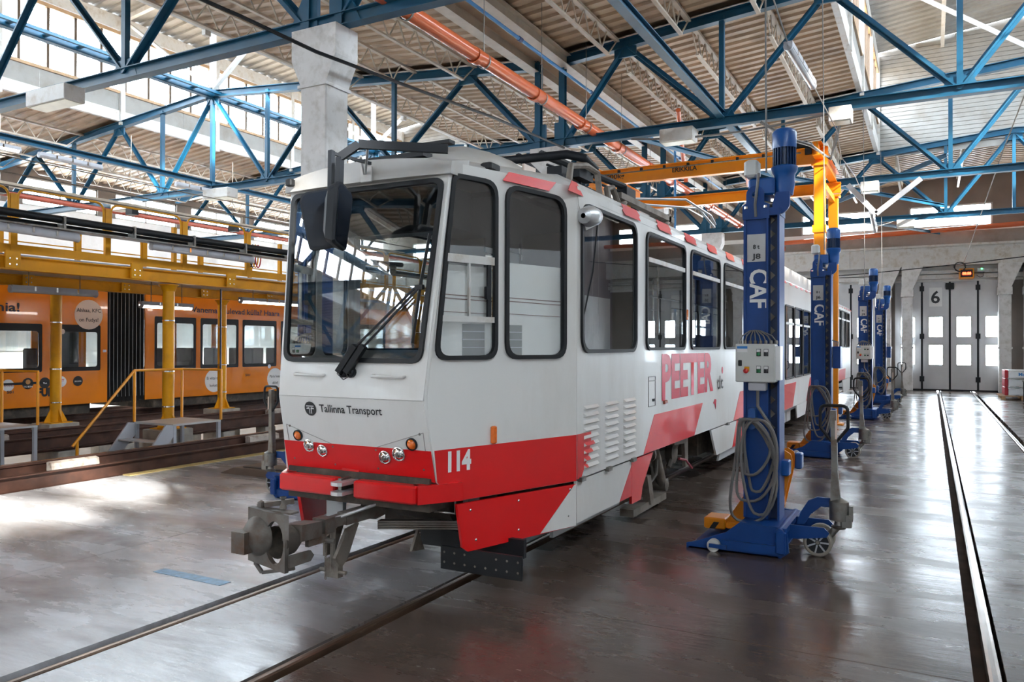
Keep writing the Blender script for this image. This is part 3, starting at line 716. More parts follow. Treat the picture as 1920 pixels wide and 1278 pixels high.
# livery ----------------------------------------------------------
def decal(pts, Mx, m=red_paint, off=.0125, name='red_stripe', par=tr):
    return panel(name, pts, [], .003, Mx, m, par, off=off)
decal([(-.65+.001, 0), (.65, 0), (.645, loy(1.01)), (-.645, loy(1.01))], FLo)
decal([(.05, .80), (.20, .657), (NL-.004, .657), (NL-.004, 1.012), (.025, 1.01)], FN)
decal([(5.585, .667), (5.66, .667), (5.80, .82), (5.86, .93), (5.86, 1.012), (5.585, 1.012)], FR)
decal([(7.17, .667), (8.98, .667), (9.36, 1.02), (7.50, 1.02)], FR)
decal([(11.02, .667), (13.0, .667), (13.3, 1.05), (11.45, 1.05)], FR)
decal([(14.6, .505), (16.3, .505), (16.75, .98), (14.75, .98)], FR)
decal([(18.2, .505), (20.3, .505), (20.4, 1.0), (18.8, 1.0)], FR)
decal([(25.0, .667), (27.0, .667), (27.2, 1.0), (25.3, 1.0)], FR)
# chequered red and white cant rail
cant = frame_of((XRs+.006, 0, 2.885), (0, 1, 0), (-.03, 0, .10))
MB().box((XRs-.03, 5.6, 2.865), (XRs+.012, 13.4, 2.875)).build('rain_gutter', white_paint, tr)
y = 6.62; k = 0
while y < 13.0:
    decal([(y, -.02), (y+.42, -.02), (y+.40, .02), (y+.44, .04), (y+.38, .085), (y-.03, .085), (y-.01, .04), (y-.05, .02)], cant, off=.016); y += 1.0
decal([(5.40-.03, -.02), (5.66, -.02), (5.6, .085), (5.5, .085)], cant, off=.016)
y = 14.5
while y < 29:
    if not 20.4 < y < 21.5: decal([(y, -.0), (y+.28, -.0), (y+.24, .05), (y-.04, .05)], cant, off=.016)
    y += .72
cn_ = frame_of((-2.89+.012, 4.26, 2.88), NZ, (-.03, .01, .09))
decal([(.60, -.02), (1.06, -.035), (1.16, .05), (.68, .06)], cn_, off=.016)
MB().bevbox((-2.79, 4.72, 2.93), (-2.70, 4.86, 2.985), .01).build('gutter_end', rubber, tr)
# lettering -------------------------------------------------------
text('PEETER', .44, frame_of((XRs, 7.74, 1.165), (0, 1, 0), (0, 0, 1)), red_letter, tr, 'name_lettering', w=2.13, bold=.04, off=.014)
text('tlt', .17, frame_of((XRs, 10.06, 1.15), (0, 1, 0), (0, 0, 1)), black_ink, tr, 'logo', w=.34, bold=.01, off=.014)
panel('logo_dot', circ(10.36, 1.385, .035, 14, .045), [], .002, FR, red_letter, tr, off=.013)
decal([(9.95, 1.03), (10.03, 1.02), (10.0, .90), (9.96, .97), (9.88, .98)], FR, red_letter, name='logo_mark', off=.0135)
text('114', .125, FN @ Matrix.Translation((.135, .865, 0)), white_ink, tr, 'number_lettering', w=.20, bold=.05, off=.016)
text('Tallinna Transport', .056, FLo @ Matrix.Translation((-.26, loy(1.235), 0)), black_ink, tr, 'name_lettering', w=.545, bold=.012, off=.013)
cc = (-.345, loy(1.255))
lg = panel('logo_disc', circ(*cc, .052, 28), [], .002, FLo, black_ink, tr, off=.013, label='black disc with a white double T')
for a in ([(-.034, .016), (.034, .016), (.034, .023), (-.034, .023)], [(-.034, .005), (-.012, .011), (-.005, .006), (-.005, -.036), (-.011, -.036), (-.011, -.001), (-.034, -.002)], [(.034, .005), (.012, .011), (.005, .006), (.005, -.036), (.011, -.036), (.011, -.001), (.034, -.002)]):
    panel('logo_stroke', [(cc[0]+p, cc[1]+q) for p, q in a], [], .001, FLo, white_ink, tr, off=.015)
# lamps on the front ----------------------------------------------
fn = Vector((0, -.54, -.12)).normalized()
def fpt(x, z, d=.0): return Vector((CX+x, fz(z), z))+fn*(.012+d)
for x, z, r_, m_, nm in ((-.50, 1.055, .034, orange_lens, 'indicator_lamp'), (.50, 1.05, .037, orange_lens, 'indicator_lamp'), (-.405, .985, .042, chrome, 'headlamp'), (-.285, .955, .040, chrome, 'headlamp'), (.265, .945, .043, chrome, 'headlamp'), (.385, .975, .046, chrome, 'headlamp')):
    p = fpt(x, z)
    rim = MB().lathe(p, fn, [(-.01, r_+.006), (.012, r_+.006), (.014, r_), (.006, r_-.002)], 20).build(nm, rubber if m_ is orange_lens else chrome, tr)
    MB().lathe(p, fn, [(.004, r_), (.016, r_*.8), (.022, r_*.4), (.024, 0)], 20).build('lens', m_ if m_ is orange_lens else chrome, rim)
    if m_ is chrome: MB().lathe(p, fn, [(.022, r_*.42), (.03, r_*.3), (.031, 0)], 10).build('bulb_cap', steel, rim)
# lamp surround panels and screws
for s in (-1, 1):
    m = MB(); q = [(s*.60, 1.13), (s*.60, .85), (s*.17, .84), (s*.17, 1.0)]
    for i in range(4):
        (a, b), (c, d) = q[i], q[(i+1) % 4]; m.bar(fpt(a, b, -.001), fpt(c, d, -.001), .004, .004)
    m.build('panel_joint', mat('seam_grey', (.30, .28, .27), .5), tr)
    for a, b in ((s*.57, 1.12), (s*.57, .88), (s*.19, .99), (s*.19, .86)):
        MB().lathe(fpt(a, b, -.004), fn, [(0, .009), (.006, .008), (.008, 0)], 8).build('screw', steel, tr)
# grab handles
for x0 in (-.47, .22):
    pts = [fpt(x0, 1.5, -.01), fpt(x0, 1.503, .03), fpt(x0+.03, 1.507, .045), fpt(x0+.12, 1.508, .05), fpt(x0+.22, 1.503, .045), fpt(x0+.25, 1.5, .03), fpt(x0+.25, 1.497, -.01)]
    MB().tube(pts, .010, 8).build('grab_handle', white_paint, tr)
# side marker lamps and flaps
p = FN @ Vector((.535, 1.08, .015)); MB().bevbox((p.x-.012, p.y-.025, p.z-.065), (p.x+.02, p.y+.025, p.z+.06), .008).build('side_lamp', orange_lens, tr)
MB().bevbox((XRs, 8.60, 1.99), (XRs+.035, 8.66, 2.11), .008).build('side_lamp', orange_lens, tr)
MB().bevbox((XRs, 7.79, 1.105), (XRs+.03, 7.9, 1.145), .008).build('reflector', red_lens, tr)
m = MB()
for a, b, c, d in ((7.32, 1.11, 7.32, 1.40), (7.53, 1.11, 7.53, 1.40), (7.32, 1.11, 7.53, 1.11), (7.32, 1.40, 7.53, 1.40), (7.32, 1.36, 7.53, 1.36)): m.bar((XRs+.012, a, b), (XRs+.012, c, d), .008, .006)
m.build('access_flap', MATS['seam_grey'], tr)
MB().box((XRs+.01, 7.44, 1.155), (XRs+.022, 7.5, 1.18)).build('flap_lock', rubber, tr)
# louvres
for cx_ in (5.71, 6.17, 6.62):
    for i in range(9):
        z = 1.225-i*.058
        red_ = cx_ < 5.8 and i >= 5
        m = MB(); w_ = .30
        m.add([(XRs+.010, cx_, z), (XRs+.010, cx_+w_, z), (XRs+.034, cx_+w_-.015, z-.022), (XRs+.034, cx_+.015, z-.022), (XRs+.010, cx_, z-.034), (XRs+.010, cx_+w_, z-.034)],
              [(0, 1, 2, 3), (3, 2, 5, 4), (0, 3, 4), (1, 5, 2)])
        m.build('louvre', white_paint, tr)
        if red_ and i < 9:
            e = (.20, .16, .11, .07)[min(i-5, 3)]
            MB().add([(XRs+.0125, cx_-.002, z+.001), (XRs+.0125, cx_+e, z+.001), (XRs+.0365, cx_+e-.012, z-.022), (XRs+.0365, cx_+.013, z-.022), (XRs+.0125, cx_, z-.036), (XRs+.0125, cx_+e, z-.036)], [(0, 1, 2, 3), (3, 2, 5, 4)]).build('louvre_paint', red_paint, tr)
# skirts ----------------------------------------------------------
def skirt(poly, Mx, m_, par=tr, t=.025, off=-.012): return panel('skirt_panel', poly, [], t, Mx, m_, par, off=off)
sk = skirt([(.215, .632), (NL-.01, .632), (NL-.01, .31), (.31, .30), (.265, .335)], FN, red_paint, off=.0)
decal([(NL-.012, .63), (NL-.03, .63), (1.0, .313), (NL-.012, .313)], FN, white_paint, off=.016, name='white_stripe')
for a, b in ((.33, .58), (.38, .37), (.78, .585), (.78, .375), (1.32, .60), (1.30, .40)):
    p = FN @ Vector((a, b, .012)); MB().lathe(p, FN.to_3x3() @ Vector((0, 0, 1)), [(0, .011), (.005, .009), (.007, 0)], 8).build('screw', chrome, sk)
sides = [((5.60, .648), (7.07, .648), (6.97, .245), (5.60, .31), white_paint), ]
s2 = skirt([(5.60, .648), (6.86, .648), (6.86, .32), (5.60, .32)], FR, white_paint)
skirt([(6.875, .648), (7.50, .648), (7.18, .36), (7.13, .245), (6.875, .245)][:5], FR, red_paint)
decal([(6.55, .322), (6.86, .322), (6.86, .60)], FR, off=.002)
MB().prism([(5.45, .31), (6.9, .31), (6.9, .225), (5.45, .225)], 0, XRs-.16, XRs-.13).build('lower_apron', grey_skirt, tr)
skirt([(9.82, .648), (11.28, .648), (11.0, .30), (10.1, .30)], FR, white_paint)
skirt([(11.29, .648), (13.3, .648), (13.3, .30), (11.01, .30)], FR, red_paint)
skirt([(10.45, .30), (13.3, .30), (13.3, .19), (10.35, .19)], FR, grey_skirt, off=-.05)
skirt([(16.9, .49), (18.4, .49), (18.3, .22), (16.95, .22)], FR, white_paint)
skirt([(26.4, .648), (28.9, .648), (28.8, .25), (26.6, .25)], FR, white_paint)
for q in (5.62, 6.2, 6.82, 10.6, 11.35, 12.6): MB().box((XRs-.01, q, .64), (XRs+.035, q+.09, .675)).build('skirt_hinge', steel, tr)
for s, Mx in ((-1, FNl),): skirt([(.24, .632), (NL-.01, .632), (NL-.01, .31), (.36, .30)], Mx, red_paint)
skirt([(5.6, .648), (7.1, .648), (7.0, .24), (5.6, .3)], FLf, white_paint); skirt([(9.8, .648), (13.3, .648), (13.3, .3), (10.1, .3)], FLf, white_paint)
# bumper ----------------------------------------------------------
BY = 4.16
m = MB(); m.bevbox((CX-.60, BY, .665), (CX-.085, BY+.10, .785), .012); m.build('bumper', red_paint, tr, label='left half of the red bumper')
MB().bevbox((CX+.075, BY, .665), (CX+.585, BY+.10, .785), .012).build('bumper', red_paint, tr, label='right half of the red bumper')
for s in (-1, 1):
    m = MB(); a = Vector((CX+s*.585, BY, 0)); b = Vector((CX+s*.76, BY+.32, 0)); c = Vector((CX+s*.82, BY+.55, 0))
    m.sweep([(-.05, -.06), (.05, -.06), (.05, .06), (-.05, .06)], (a.x-s*.03, a.y+.05, .725), (b.x-s*.03, b.y, .725))
    m.build('bumper_side', red_paint, tr)
MB().box((CX-.62, BY+.12, .60), (CX+.62, BY+.5, .82)).build('buffer_beam', under, tr)
for z in (.70, .765):
    m = MB(); m.prism([(CX-.055, BY-.07), (CX-.03, BY-.09), (CX+.02, BY-.09), (CX+.045, BY-.07), (CX+.045, BY+.1), (CX-.055, BY+.1)], 2, z-.012, z+.012)
    m.build('towing_lug', alu, tr)
MB().box((CX-.05, BY-.0, .68), (CX-.02, BY+.1, .79)).build('towing_lug_web', steel, tr)
m = MB(); m.bar(fpt(-.13, .83, .002), fpt(.02, .825, .002), .012, .02); m.build('hinge_strip', red_paint, tr)
# coupler ---------------------------------------------------------
cp = bpy.data.objects.new('coupler', None); COL.objects.link(cp); cp.parent = tr; ROOTS[cp.name] = ROOTS[tr.name]
F0 = Vector((CX-.03, 3.50, .53)); ax = Vector((-.10, -1, 0)).normalized()
Mc = frame_of(F0, Vector((1, -.10, 0)), (0, 0, 1))       # local z = -ax direction?
zc = (Mc.to_3x3() @ Vector((0, 0, 1)))
def C(x, y, z): return Mc @ Vector((x, y, z))
fs = -1 if zc.dot(ax) < 0 else 1
hd = panel('coupler_face', [(-.17, -.16), (.17, -.19), (.17, .15), (-.17, .17)], [circ(.075, -.02, .082, 24, .13)], .03, Mc, rust_steel, cp)
MB().lathe(C(-.085, 0, 0), zc*fs, [(0, .125), (.02, .12), (.06, .085), (.085, .05), (.09, .0)], 20).build('coupler_cone', rust_steel, cp)
m = MB(); c0 = C(-.12, -.02, .06*fs); m.box((c0.x-.06, c0.y-.07, c0.z-.07), (c0.x+.05, c0.y+.03, c0.z+.06)); m.build('coupler_jaw', rust_steel, cp)
m = MB(); m.lathe(C(.075, -.02, 0), -zc*fs, [(0, .10), (.10, .09), (.16, .05), (.17, .0)], 18); m.build('coupler_cup', under, cp)
m = MB(); m.box(tuple(C(-.17, .15, 0)), tuple(C(.17, .158, 0)+Vector((.0, .10, .004)))); m.build('coupler_top_plate', rust_steel, cp)
m = MB()
pts = [C(.10, .02, -.1*fs), Vector((CX+.0, 3.86, .515)), Vector((CX+.02, 4.12, .53)), Vector((CX+.06, 4.5, .54))]
m.bar(pts[0], pts[1], .13, .10).bar(pts[1], pts[2], .075, .065).bar(pts[2], pts[3], .09, .08)
m.build('drawbar', rust_steel, cp)
MB().cbox((CX+.01, 3.95, .52), (.11, .09, .10)).build('drawbar_joint', rust_steel, cp)
MB().lathe((CX+.02, 4.38, .54), (0, 1, 0), [(0, .06), (.08, .08), (.16, .07)], 14).build('drawbar_collar', rust_steel, cp)
m = MB(); m.lathe(C(.04, .165, -.08*fs), (0, 0, 1), [(0, .022), (.02, .02), (.03, .012), (.06, .012), (.065, .02), (.075, .02)], 8).lathe(C(-.13, .165, -.05*fs), (0, 0, 1), [(0, .025), (.03, .02), (.04, 0)], 8); m.build('coupler_bolt', rust_steel, cp)
m = MB(); m.bar(C(-.1, .18, -.05*fs), C(.0, .19, -.2*fs), .04, .03); m.build('coupler_lever', rust_steel, cp)
m = MB()
b0 = C(.17, -.13, -.06*fs); m.prism([(b0.y-.05, b0.z-.03), (b0.y+.13, b0.z-.03), (b0.y+.16, b0.z), (b0.y+.13, b0.z+.035), (b0.y-.05, b0.z+.04)], 0, b0.x-.01, b0.x+.01)
m.bar(C(-.12, -.17, 0), C(-.08, -.23, -.02*fs), .02).bar(C(-.08, -.23, -.02*fs), C(.1, -.2, -.12*fs), .02).bar(C(-.17, -.1, 0), C(-.12, -.2, -.02*fs), .018); m.build('coupler_stirrup', rust_steel, cp)
m = MB(); m.cbox((CX+.05, 3.83, .45), (.03, .16, .05)).cyl((CX+.02, 3.9, .44), (CX+.12, 3.93, .43), .018, 8).cbox((CX+.06, 3.78, .50), (.05, .05, .06)); m.build('coupler_latch', rust_steel, cp)
# safety chain
ch = None
for i in range(14):
    q = MB(); cc0 = Vector((CX+.045, 3.93, .46-.021*i)); pts = []
    for k in range(10):
        a = 2*pi*k/10; u = .006*cos(a); v = .015*sin(a)
        pts.append(cc0+(Vector((u, 0, v)) if i % 2 else Vector((0, u, v))))
    q.tube(pts, .003, 5, True).build('chain_link', under_light, cp)
# rail clearing bracket below the drawbar
m = MB(); m.prism([(4.10, .47), (4.22, .49), (4.10, .27), (4.03, .22), (3.98, .30)], 0, CX+.06, CX+.085).prism([(4.0, .42), (4.2, .50), (4.1, .30), (4.0, .30)], 0, CX-.04, CX-.02)
m.cbox((CX+.02, 4.04, .22), (.11, .05, .12)).cyl((CX-.09, 4.03, .20), (CX+.13, 4.03, .20), .014, 8).cyl((CX+.02, 4.03, .52), (CX+.02, 4.03, .2), .02, 8)
m.build('coupler_prop', under_light, cp)
MB().tube([(CX+.0, 4.0, .535), (CX+.15, 4.25, .60), (CX+.3, 4.5, .67)], .012, 8).build('lifting_rod', alu, cp)
m = MB()
for k in range(4): m.bar((CX+.0, 4.55, .43-k*.016), (CX+.62, 4.75, .455-k*.016), .07, .012)
m.build('leaf_spring', under_light, tr)
# underframe ------------------------------------------------------
MB().box((CX-.62, 4.75, .50), (CX+.62, 5.2, .84)).box((CX-.9, 5.2, .55), (CX+.9, 6.9, .84)).box((CX-.9, 9.9, .30), (CX+.9, 13.3, .84)).box((CX-.95, 6.9, .68), (CX+.95, 9.9, .84)).box((CX-.95, 14.4, .2), (CX+.95, 16.6, .46)).box((CX-.95, 17, .2), (CX+.95, 20.5, .46)).box((CX-.9, 21.5, .5), (CX+.9, 28.9, .84)).build('underframe', under, tr)
MB().box((CX-.52, 5.3, .2), (CX+.52, 5.9, .5)).build('equipment_case', under, tr)
MB().cyl((CX+.05, 4.75, .56), (CX+.55, 4.75, .56), .12, 14).build('air_reservoir', under, tr)
MB().box((CX-.56, 4.62, .34), (CX-.40, 4.66, .70)).build('mudguard_strut', grey_skirt, tr)
MB().box((CX+.62, 4.70, .30), (CX+.66, 4.86, .66)).build('mudguard_strut', grey_skirt, tr)
MB().box((CX+.12, 4.9, .2), (CX+1.0, 4.94, .33)).build('rubber_guard', rubber, tr)
gd = MB().box((CX+.5, 4.60, .14), (CX+1.16-.02, 4.62, .30)).build('rubber_guard', rubber, tr, label='black riveted rubber flap beside the front wheel')
for i in range(8):
    for z in (.26, .19):
        if not (z > .2 and 2 < i < 5): MB().lathe((CX+.53+i*.083, 4.602, z), (0, -1, 0), [(0, .009), (.004, .008), (.006, 0)], 8).build('rivet', under_light, gd)
m = MB(); m.tube([(CX+.55, 4.45, .66), (CX+.55, 4.45, .57), (CX+.68, 4.5, .56), (CX+.68, 4.5, .66)], .009, 6); m.build('step_stirrup', steel, tr)
MB().prism([(4.62, .22), (4.78, .20), (4.70, .36)], 0, CX+.22, CX+.24).build('rail_brush_bracket', under_light, tr)
def bogie(yc, vis=True):
    m = MB()
    for s in (-1, 1): m.bevbox((CX+s*.62-.05, yc-1.25, .30), (CX+s*.62+.05, yc+1.25, .46), .02)
    m.box((CX-.6, yc-.2, .3), (CX+.6, yc+.2, .5)).cyl((CX-.4, yc-.5, .34), (CX+.4, yc-.5, .34), .17, 14).cyl((CX-.4, yc+.5, .34), (CX+.4, yc+.5, .34), .17, 14)
    bo = m.build('bogie_frame', under, tr)
    for dy in (-.95, .95):
        for s in (-1, 1): MB().lathe((CX+s*.50, yc+dy, .33), (s, 0, 0), [(0, 0), (.0, .33), (.09, .33), (.092, .29), (.07, .26), (.07, .12), (.14, .11), (.15, 0)], 28).build('wheel', under, tr)
        MB().cyl((CX-.5, yc+dy, .33), (CX+.5, yc+dy, .33), .06, 10).build('axle', under, tr)
    return bo
for yc in (8.35, 17.5, 25.3): bogie(yc)
# suspension details seen in the opening behind the front skirt
m = MB(); m.cyl((XRs-.18, 8.05, .64), (XRs-.16, 8.30, .20), .055, 14).lathe((XRs-.25, 8.32, .19), (1, 0, 0), [(0, .0), (0, .07), (.14, .07), (.15, .04), (.16, 0)], 14); m.build('damper', under_light, tr)
MB().cyl((XRs-.15, 7.40, .58), (XRs-.15, 7.80, .58), .06, 14).lathe((XRs-.15, 7.78, .58), (0, 1, 0), [(0, .085), (.04, .085), (.05, .07)], 14).build('spring_cylinder', under_light, tr)
MB().box((XRs-.22, 7.35, .44), (XRs-.06, 7.40, .68)).box((XRs-.2, 7.86, .40), (XRs-.19, 7.9, .68)).prism([(8.5, .66), (9.05, .66), (9.05, .30), (8.95, .30), (8.9, .58), (8.5, .6)], 0, XRs-.12, XRs-.08).build('bogie_bracket', under_light, tr)
MB().prism([(7.15, .25), (7.45, .62), (7.5, .58), (7.3, .22)], 0, XRs-.14, XRs-.10).prism([(7.5, .40), (7.62, .40), (7.72, .12), (7.62, .10)], 0, XRs-.14, XRs-.06).build('sand_pipe_bracket', under_light, tr)
MB().box((XRs-.22, 7.15, .06), (XRs-.08, 8.2, .13)).cyl((XRs-.1, 7.25, .12), (XRs-.1, 7.25, .05), .02, 8).cyl((XRs-.1, 7.95, .12), (XRs-.1, 7.95, .05), .02, 8).build('track_brake', under_light, tr)
MB().lathe((XRs-.2, 8.65, .50), (1, 0, 0), [(0, .0), (0, .12), (.08, .12), (.09, .08), (.1, 0)], 16).cyl((XRs-.15, 8.5, .35), (XRs-.12, 8.75, .62), .03, 8).build('motor_end', under, tr)
MB().tube([(XRs-.1, 8.75, .42), (XRs-.08, 8.95, .38), (XRs-.06, 9.15, .26)], .014, 6).build('earth_cable', mat('dull_red_cable', (.30, .03, .05), .5), tr)
MB().tube([(XRs-.15, 7.5, .5), (XRs-.1, 7.7, .30), (XRs-.1, 7.9, .36), (XRs-.12, 8.0, .5)], .018, 6).build('brake_hose', under, tr)
# yellow drum hoop and grey cases beside the middle bogie
MB().lathe((XRs-.1, 15.1, .42), (1, 0, 0), [(0, .20), (.04, .20), (.045, .15), (0, .15)], 20).build('spring_cover', yellow, tr)
for y_ in (15.4, 16.0, 18.7, 19.4): MB().bevbox((XRs-.12, y_, .22), (XRs-.06, y_+.5, .47), .01).build('equipment_case', grey_skirt, tr)
# mirrors and front frame -----------------------------------------
m = MB(); P_ = [(-2.72, 4.20, 2.955), (-3.22, 3.93, 2.985), (-3.325, 3.87, 2.90), (-3.33, 3.86, 2.55)]
m.bar(P_[0], P_[1], .035, .055).bar(P_[1], P_[2], .04, .05).bar(P_[2], P_[3], .04, .04); m.build('mirror_arm', blk_metal, tr)
m = MB(); m.bar((-3.42, 3.90, 2.96), (-3.40, 3.87, 2.60), .035, .03).bar((-3.42, 3.9, 2.945), (-3.34, 4.2, 2.93), .02, .02); m.build('mirror_arm', blk_metal, tr)
m = MB(); m.tube([(-3.46, 4.28, 2.89), (-3.36, 4.12, 2.965)], .009, 6).tube([(-3.45, 4.28, 2.89), (-3.19, 3.98, 2.97)], .009, 6); m.build('mirror_stay', alu, tr)
def mirror(c, n, w, h, hw, roll=0):
    # rounded housing: lathe-like superellipse block
    Mm = frame_of(c, -n.cross(Vector((0, 0, 1))), (0, 0, 1)) @ Matrix.Rotation(roll, 4, 'Z')
    mb = MB(); rings = []
    out = poly_round([(-w*.42, -h/2), (w*.42, -h/2), (w*.56, h*.36), (w*.46, h/2), (-w*.46, h/2), (-w*.56, h*.36)], [.03, .03, .04, .05, .05, .04], 3)
    K = len(out)
    for dz, s in ((0, 1), (.02, 1.02), (.07, .92), (.10, .6)): rings += [Mm @ Vector((a*s, b*s, -dz)) for a, b in out]
    fs_ = [(k*K+i, k*K+(i+1) % K, (k+1)*K+(i+1) % K, (k+1)*K+i) for k in range(3) for i in range(K)]+[tuple(range(K)), tuple(3*K+i for i in range(K))]
    o = mb.add(rings, fs_, False).build('mirror', blk_metal, tr)
    panel('mirror_glass', [(a*.9, b*.93) for a, b in out], [], .003, Mm, mat('mirror_glass', (.012, .016, .024), .08, var=.02), o, off=.003)
    return o
mirror(Vector((-3.47, 3.86, 2.515)), Vector((.25, -.95, .06)).normalized(), .25, .38, .1, .12)
mirror(Vector((-3.27, 3.84, 2.515)), Vector((.95, .30, .08)).normalized(), .22, .40, .1, -.22)
# wipers
def F(x, z, d=.03):
    return Vector((CX+x, fz(z), z))+Vector((0, -1, .12)).normalized()*d
m = MB(); m.lathe(F(-.035, 1.515, -.01), (0, -1, 0), [(0, .035), (.05, .035), (.06, .02)], 12).lathe(F(.03, 1.515, -.01), (0, -1, 0), [(0, .035), (.05, .035), (.06, .02)], 12)
m.build('wiper_pivot', rubber, tr)
for a, b in ((-.05, .02), (.02, .065)):
    m = MB(); m.bar(F(a, 1.51, .06), F(a+.13, 1.69, .06), .05, .04).bar(F(a+.12, 1.68, .055), F(.555+(.02 if b > .05 else -.01), 2.09, .05), .014, .012); m.build('wiper_arm', rubber, tr)
m = MB(); m.bar(F(.60, 2.44, .03), F(.555, 2.07, .035), .014, .02).bar(F(.555, 2.07, .035), F(.525, 1.71, .03), .022, .016).cbox(tuple(F(.56, 2.08, .045)), (.06, .03, .03)); m.build('wiper_blade', rubber, tr)
MB().tube([F(-.04, 1.56, .05), F(-.08, 1.50, .04), F(-.02, 1.46, .04), F(.06, 1.50, .04), F(.09, 1.60, .04)], .003, 5).build('washer_hose', rubber, tr)
# side mirror on the front door
mp = MB().lathe((XRs+.06, 5.70, 2.72), (0, .95, .1), [(-.12, .02), (-.10, .06), (0, .085), (.12, .07), (.17, .03), (.175, 0)], 16).build('side_mirror', alu, tr)
MB().prism([(5.57, 2.94), (6.05, 2.88), (6.0, 2.70), (5.75, 2.62), (5.60, 2.80)], 0, XRs+.008, XRs+.016).build('mirror_base', white_paint, tr)
MB().tube([(XRs+.01, 6.0, 2.7), (XRs+.012, 5.9, 2.3), (XRs+.01, 5.72, 1.95)], .006, 6).build('door_cable', rubber, tr)
# pantograph on the roof ------------------------------------------
pg = bpy.data.objects.new('pantograph', None); COL.objects.link(pg); pg.parent = tr; ROOTS[pg.name] = ROOTS[tr.name]
pxr = CX+.45
for dx in (-.42, .42):
    MB().tube([(CX+dx, 9.0, 3.24), (CX+dx, 8.75, 3.45), (CX+dx, 8.5, 3.53), (CX+dx*.3, 6.95, 3.60)], .040, 8).build('lower_arm', blk_metal, pg)
    MB().tube([(CX+dx*1.05, 8.75, 3.46), (CX+dx*.4, 7.0, 3.50)], .014, 6).build('control_rod', blk_metal, pg)
    MB().cbox((CX+dx, 8.6, 3.46), (.12, .3, .12)).build('knuckle', blk_metal, pg)
MB().tube([(CX-.62, 7.15, 3.44), (CX-.62, 6.95, 3.53), (CX-.5, 6.86, 3.56), (CX+.45, 6.86, 3.54), (CX+.6, 6.92, 3.50), (CX+.64, 7.1, 3.42)], .045, 10).build('collector_head', blk_metal, pg)
MB().tube([(CX-.6, 7.2, 3.44), (CX+.6, 7.2, 3.42)], .03, 8).build('collector_bar', blk_metal, pg)
for a, b in ((.28, (.16, .24, .16)), (.52, (.10, .34, .12)), (-.1, (.12, .22, .14)), (-.38, (.12, .2, .16))):
    MB().cbox((CX+a, 7.05, 3.38), b).build('collector_spring_box', blk_metal, pg)
    MB().bar((CX+a, 7.0, 3.3), (CX+a-.03, 7.1, 3.15), .025, .025).build('collector_strut', blk_metal, pg)
MB().cyl((CX+.45, 6.6, 3.24), (CX+.45, 7.7, 3.22), .085, 14).build('drive_cylinder', blk_metal, pg)
MB().box((CX-.5, 7.0, 3.12), (CX+.5, 7.2, 3.2)).build('base_beam', blk_metal, pg)
MB().tube([(CX-.3, 7.3, 3.3), (CX+.1, 7.9, 3.25), (CX+.3, 8.7, 3.25)], .02, 6).build('cross_rod', blk_metal, pg)
m = MB(); m.box((XRs-.34, 7.3, 3.16), (XRs-.26, 9.1, 3.22)).box((CX-.78, 7.3, 3.16), (CX-.70, 9.1, 3.22)).box((CX-.78, 8.9, 3.16), (XRs-.26, 8.98, 3.24)); m.build('base_frame', under_light, pg)
for y_ in (7.45, 8.9):
    for x_ in (XRs-.30, CX-.74):
        MB().lathe((x_, y_, 3.06), (0, 0, 1), [(0, .03), (.02, .045), (.03, .03), (.05, .045), (.06, .03), (.08, .045), (.10, .03), (.12, .02)], 12).build('insulator', mat('brown_insulator', (.35, .30, .26), .3), pg)
for pts in ([(XRs-.30, 6.1, 3.06), (XRs-.32, 6.2, 3.26), (XRs-.30, 6.5, 3.32), (XRs-.26, 6.66, 3.28), (XRs-.25, 6.7, 3.08)], [(XRs-.25, 6.95, 3.03), (XRs-.3, 7.0, 3.2), (XRs-.3, 7.15, 3.24), (XRs-.3, 7.3, 3.12)]):
    MB().tube(pts, .03, 8).build('roof_hose', under_light, pg)
m = MB(); m.tube([(CX+.1, 8.2, 3.3), (CX+.3, 8.6, 3.42), (XRs-.15, 9.2, 3.45), (XRs+.05, 9.6, 3.30), (XRs+.08, 9.7, 3.2)], .015, 6).tube([(CX-.1, 8.3, 3.32), (CX+.2, 8.9, 3.43), (XRs-.1, 9.6, 3.4), (XRs+.02, 9.9, 3.2)], .015, 6); m.build('horn', alu, pg)
# interior --------------------------------------------------------
def seat(x, y, z, face=1, par=tr):
    o = MB().bevbox((x-.21, y-.2, z+.38), (x+.21, y+.2, z+.45), .03).box((x-.04, y-.05, z), (x+.04, y+.05, z+.38)).build('seat', seat_grey, par)
    m = MB(); yy = y-.2*face
    m.bevbox((x-.21, yy-.035, z+.45), (x+.21, yy+.035, z+.95), .03).build('seat_back', seat_grey, o)
for i in range(7):
    for x_ in (CX-.8, CX-.36, CX+.62): seat(x_, 7.5+.8*i, .9)
for i in range(6):
    for x_ in (CX-.8, CX-.36): seat(x_, 22+.9*i, .9)
MB().box((CX-.62, 4.62, .95), (CX+.62, 4.9, 1.50)).box((CX-.85, 4.9, .9), (CX+.85, 5.0, 1.45)).build('dashboard', dash_m, tr)
MB().bevbox((CX-.6, 4.55, 1.50), (CX+.55, 5.0, 1.60), .03).build('dashboard_top', dash_m, tr)
m = MB(); m.bevbox((CX-.30, 5.25, 1.25), (CX+.2, 5.75, 1.4), .05).bevbox((CX-.28, 5.68, 1.35), (CX+.18, 5.80, 2.0), .06).bevbox((CX-.14, 5.70, 2.0), (CX+.04, 5.78, 2.2), .04); m.build('driver_seat', mat('steel_blue_seat', (.30, .34, .40), .45), tr)
MB().cyl((CX-.05, 5.5, .9), (CX-.05, 5.5, 1.3), .06, 10).build('seat_pillar', steel, tr)
MB().box((CX-.1, 6.98, .9), (XRs-.03, 7.02, 2.86)).build('cab_partition', cab_dark, tr)
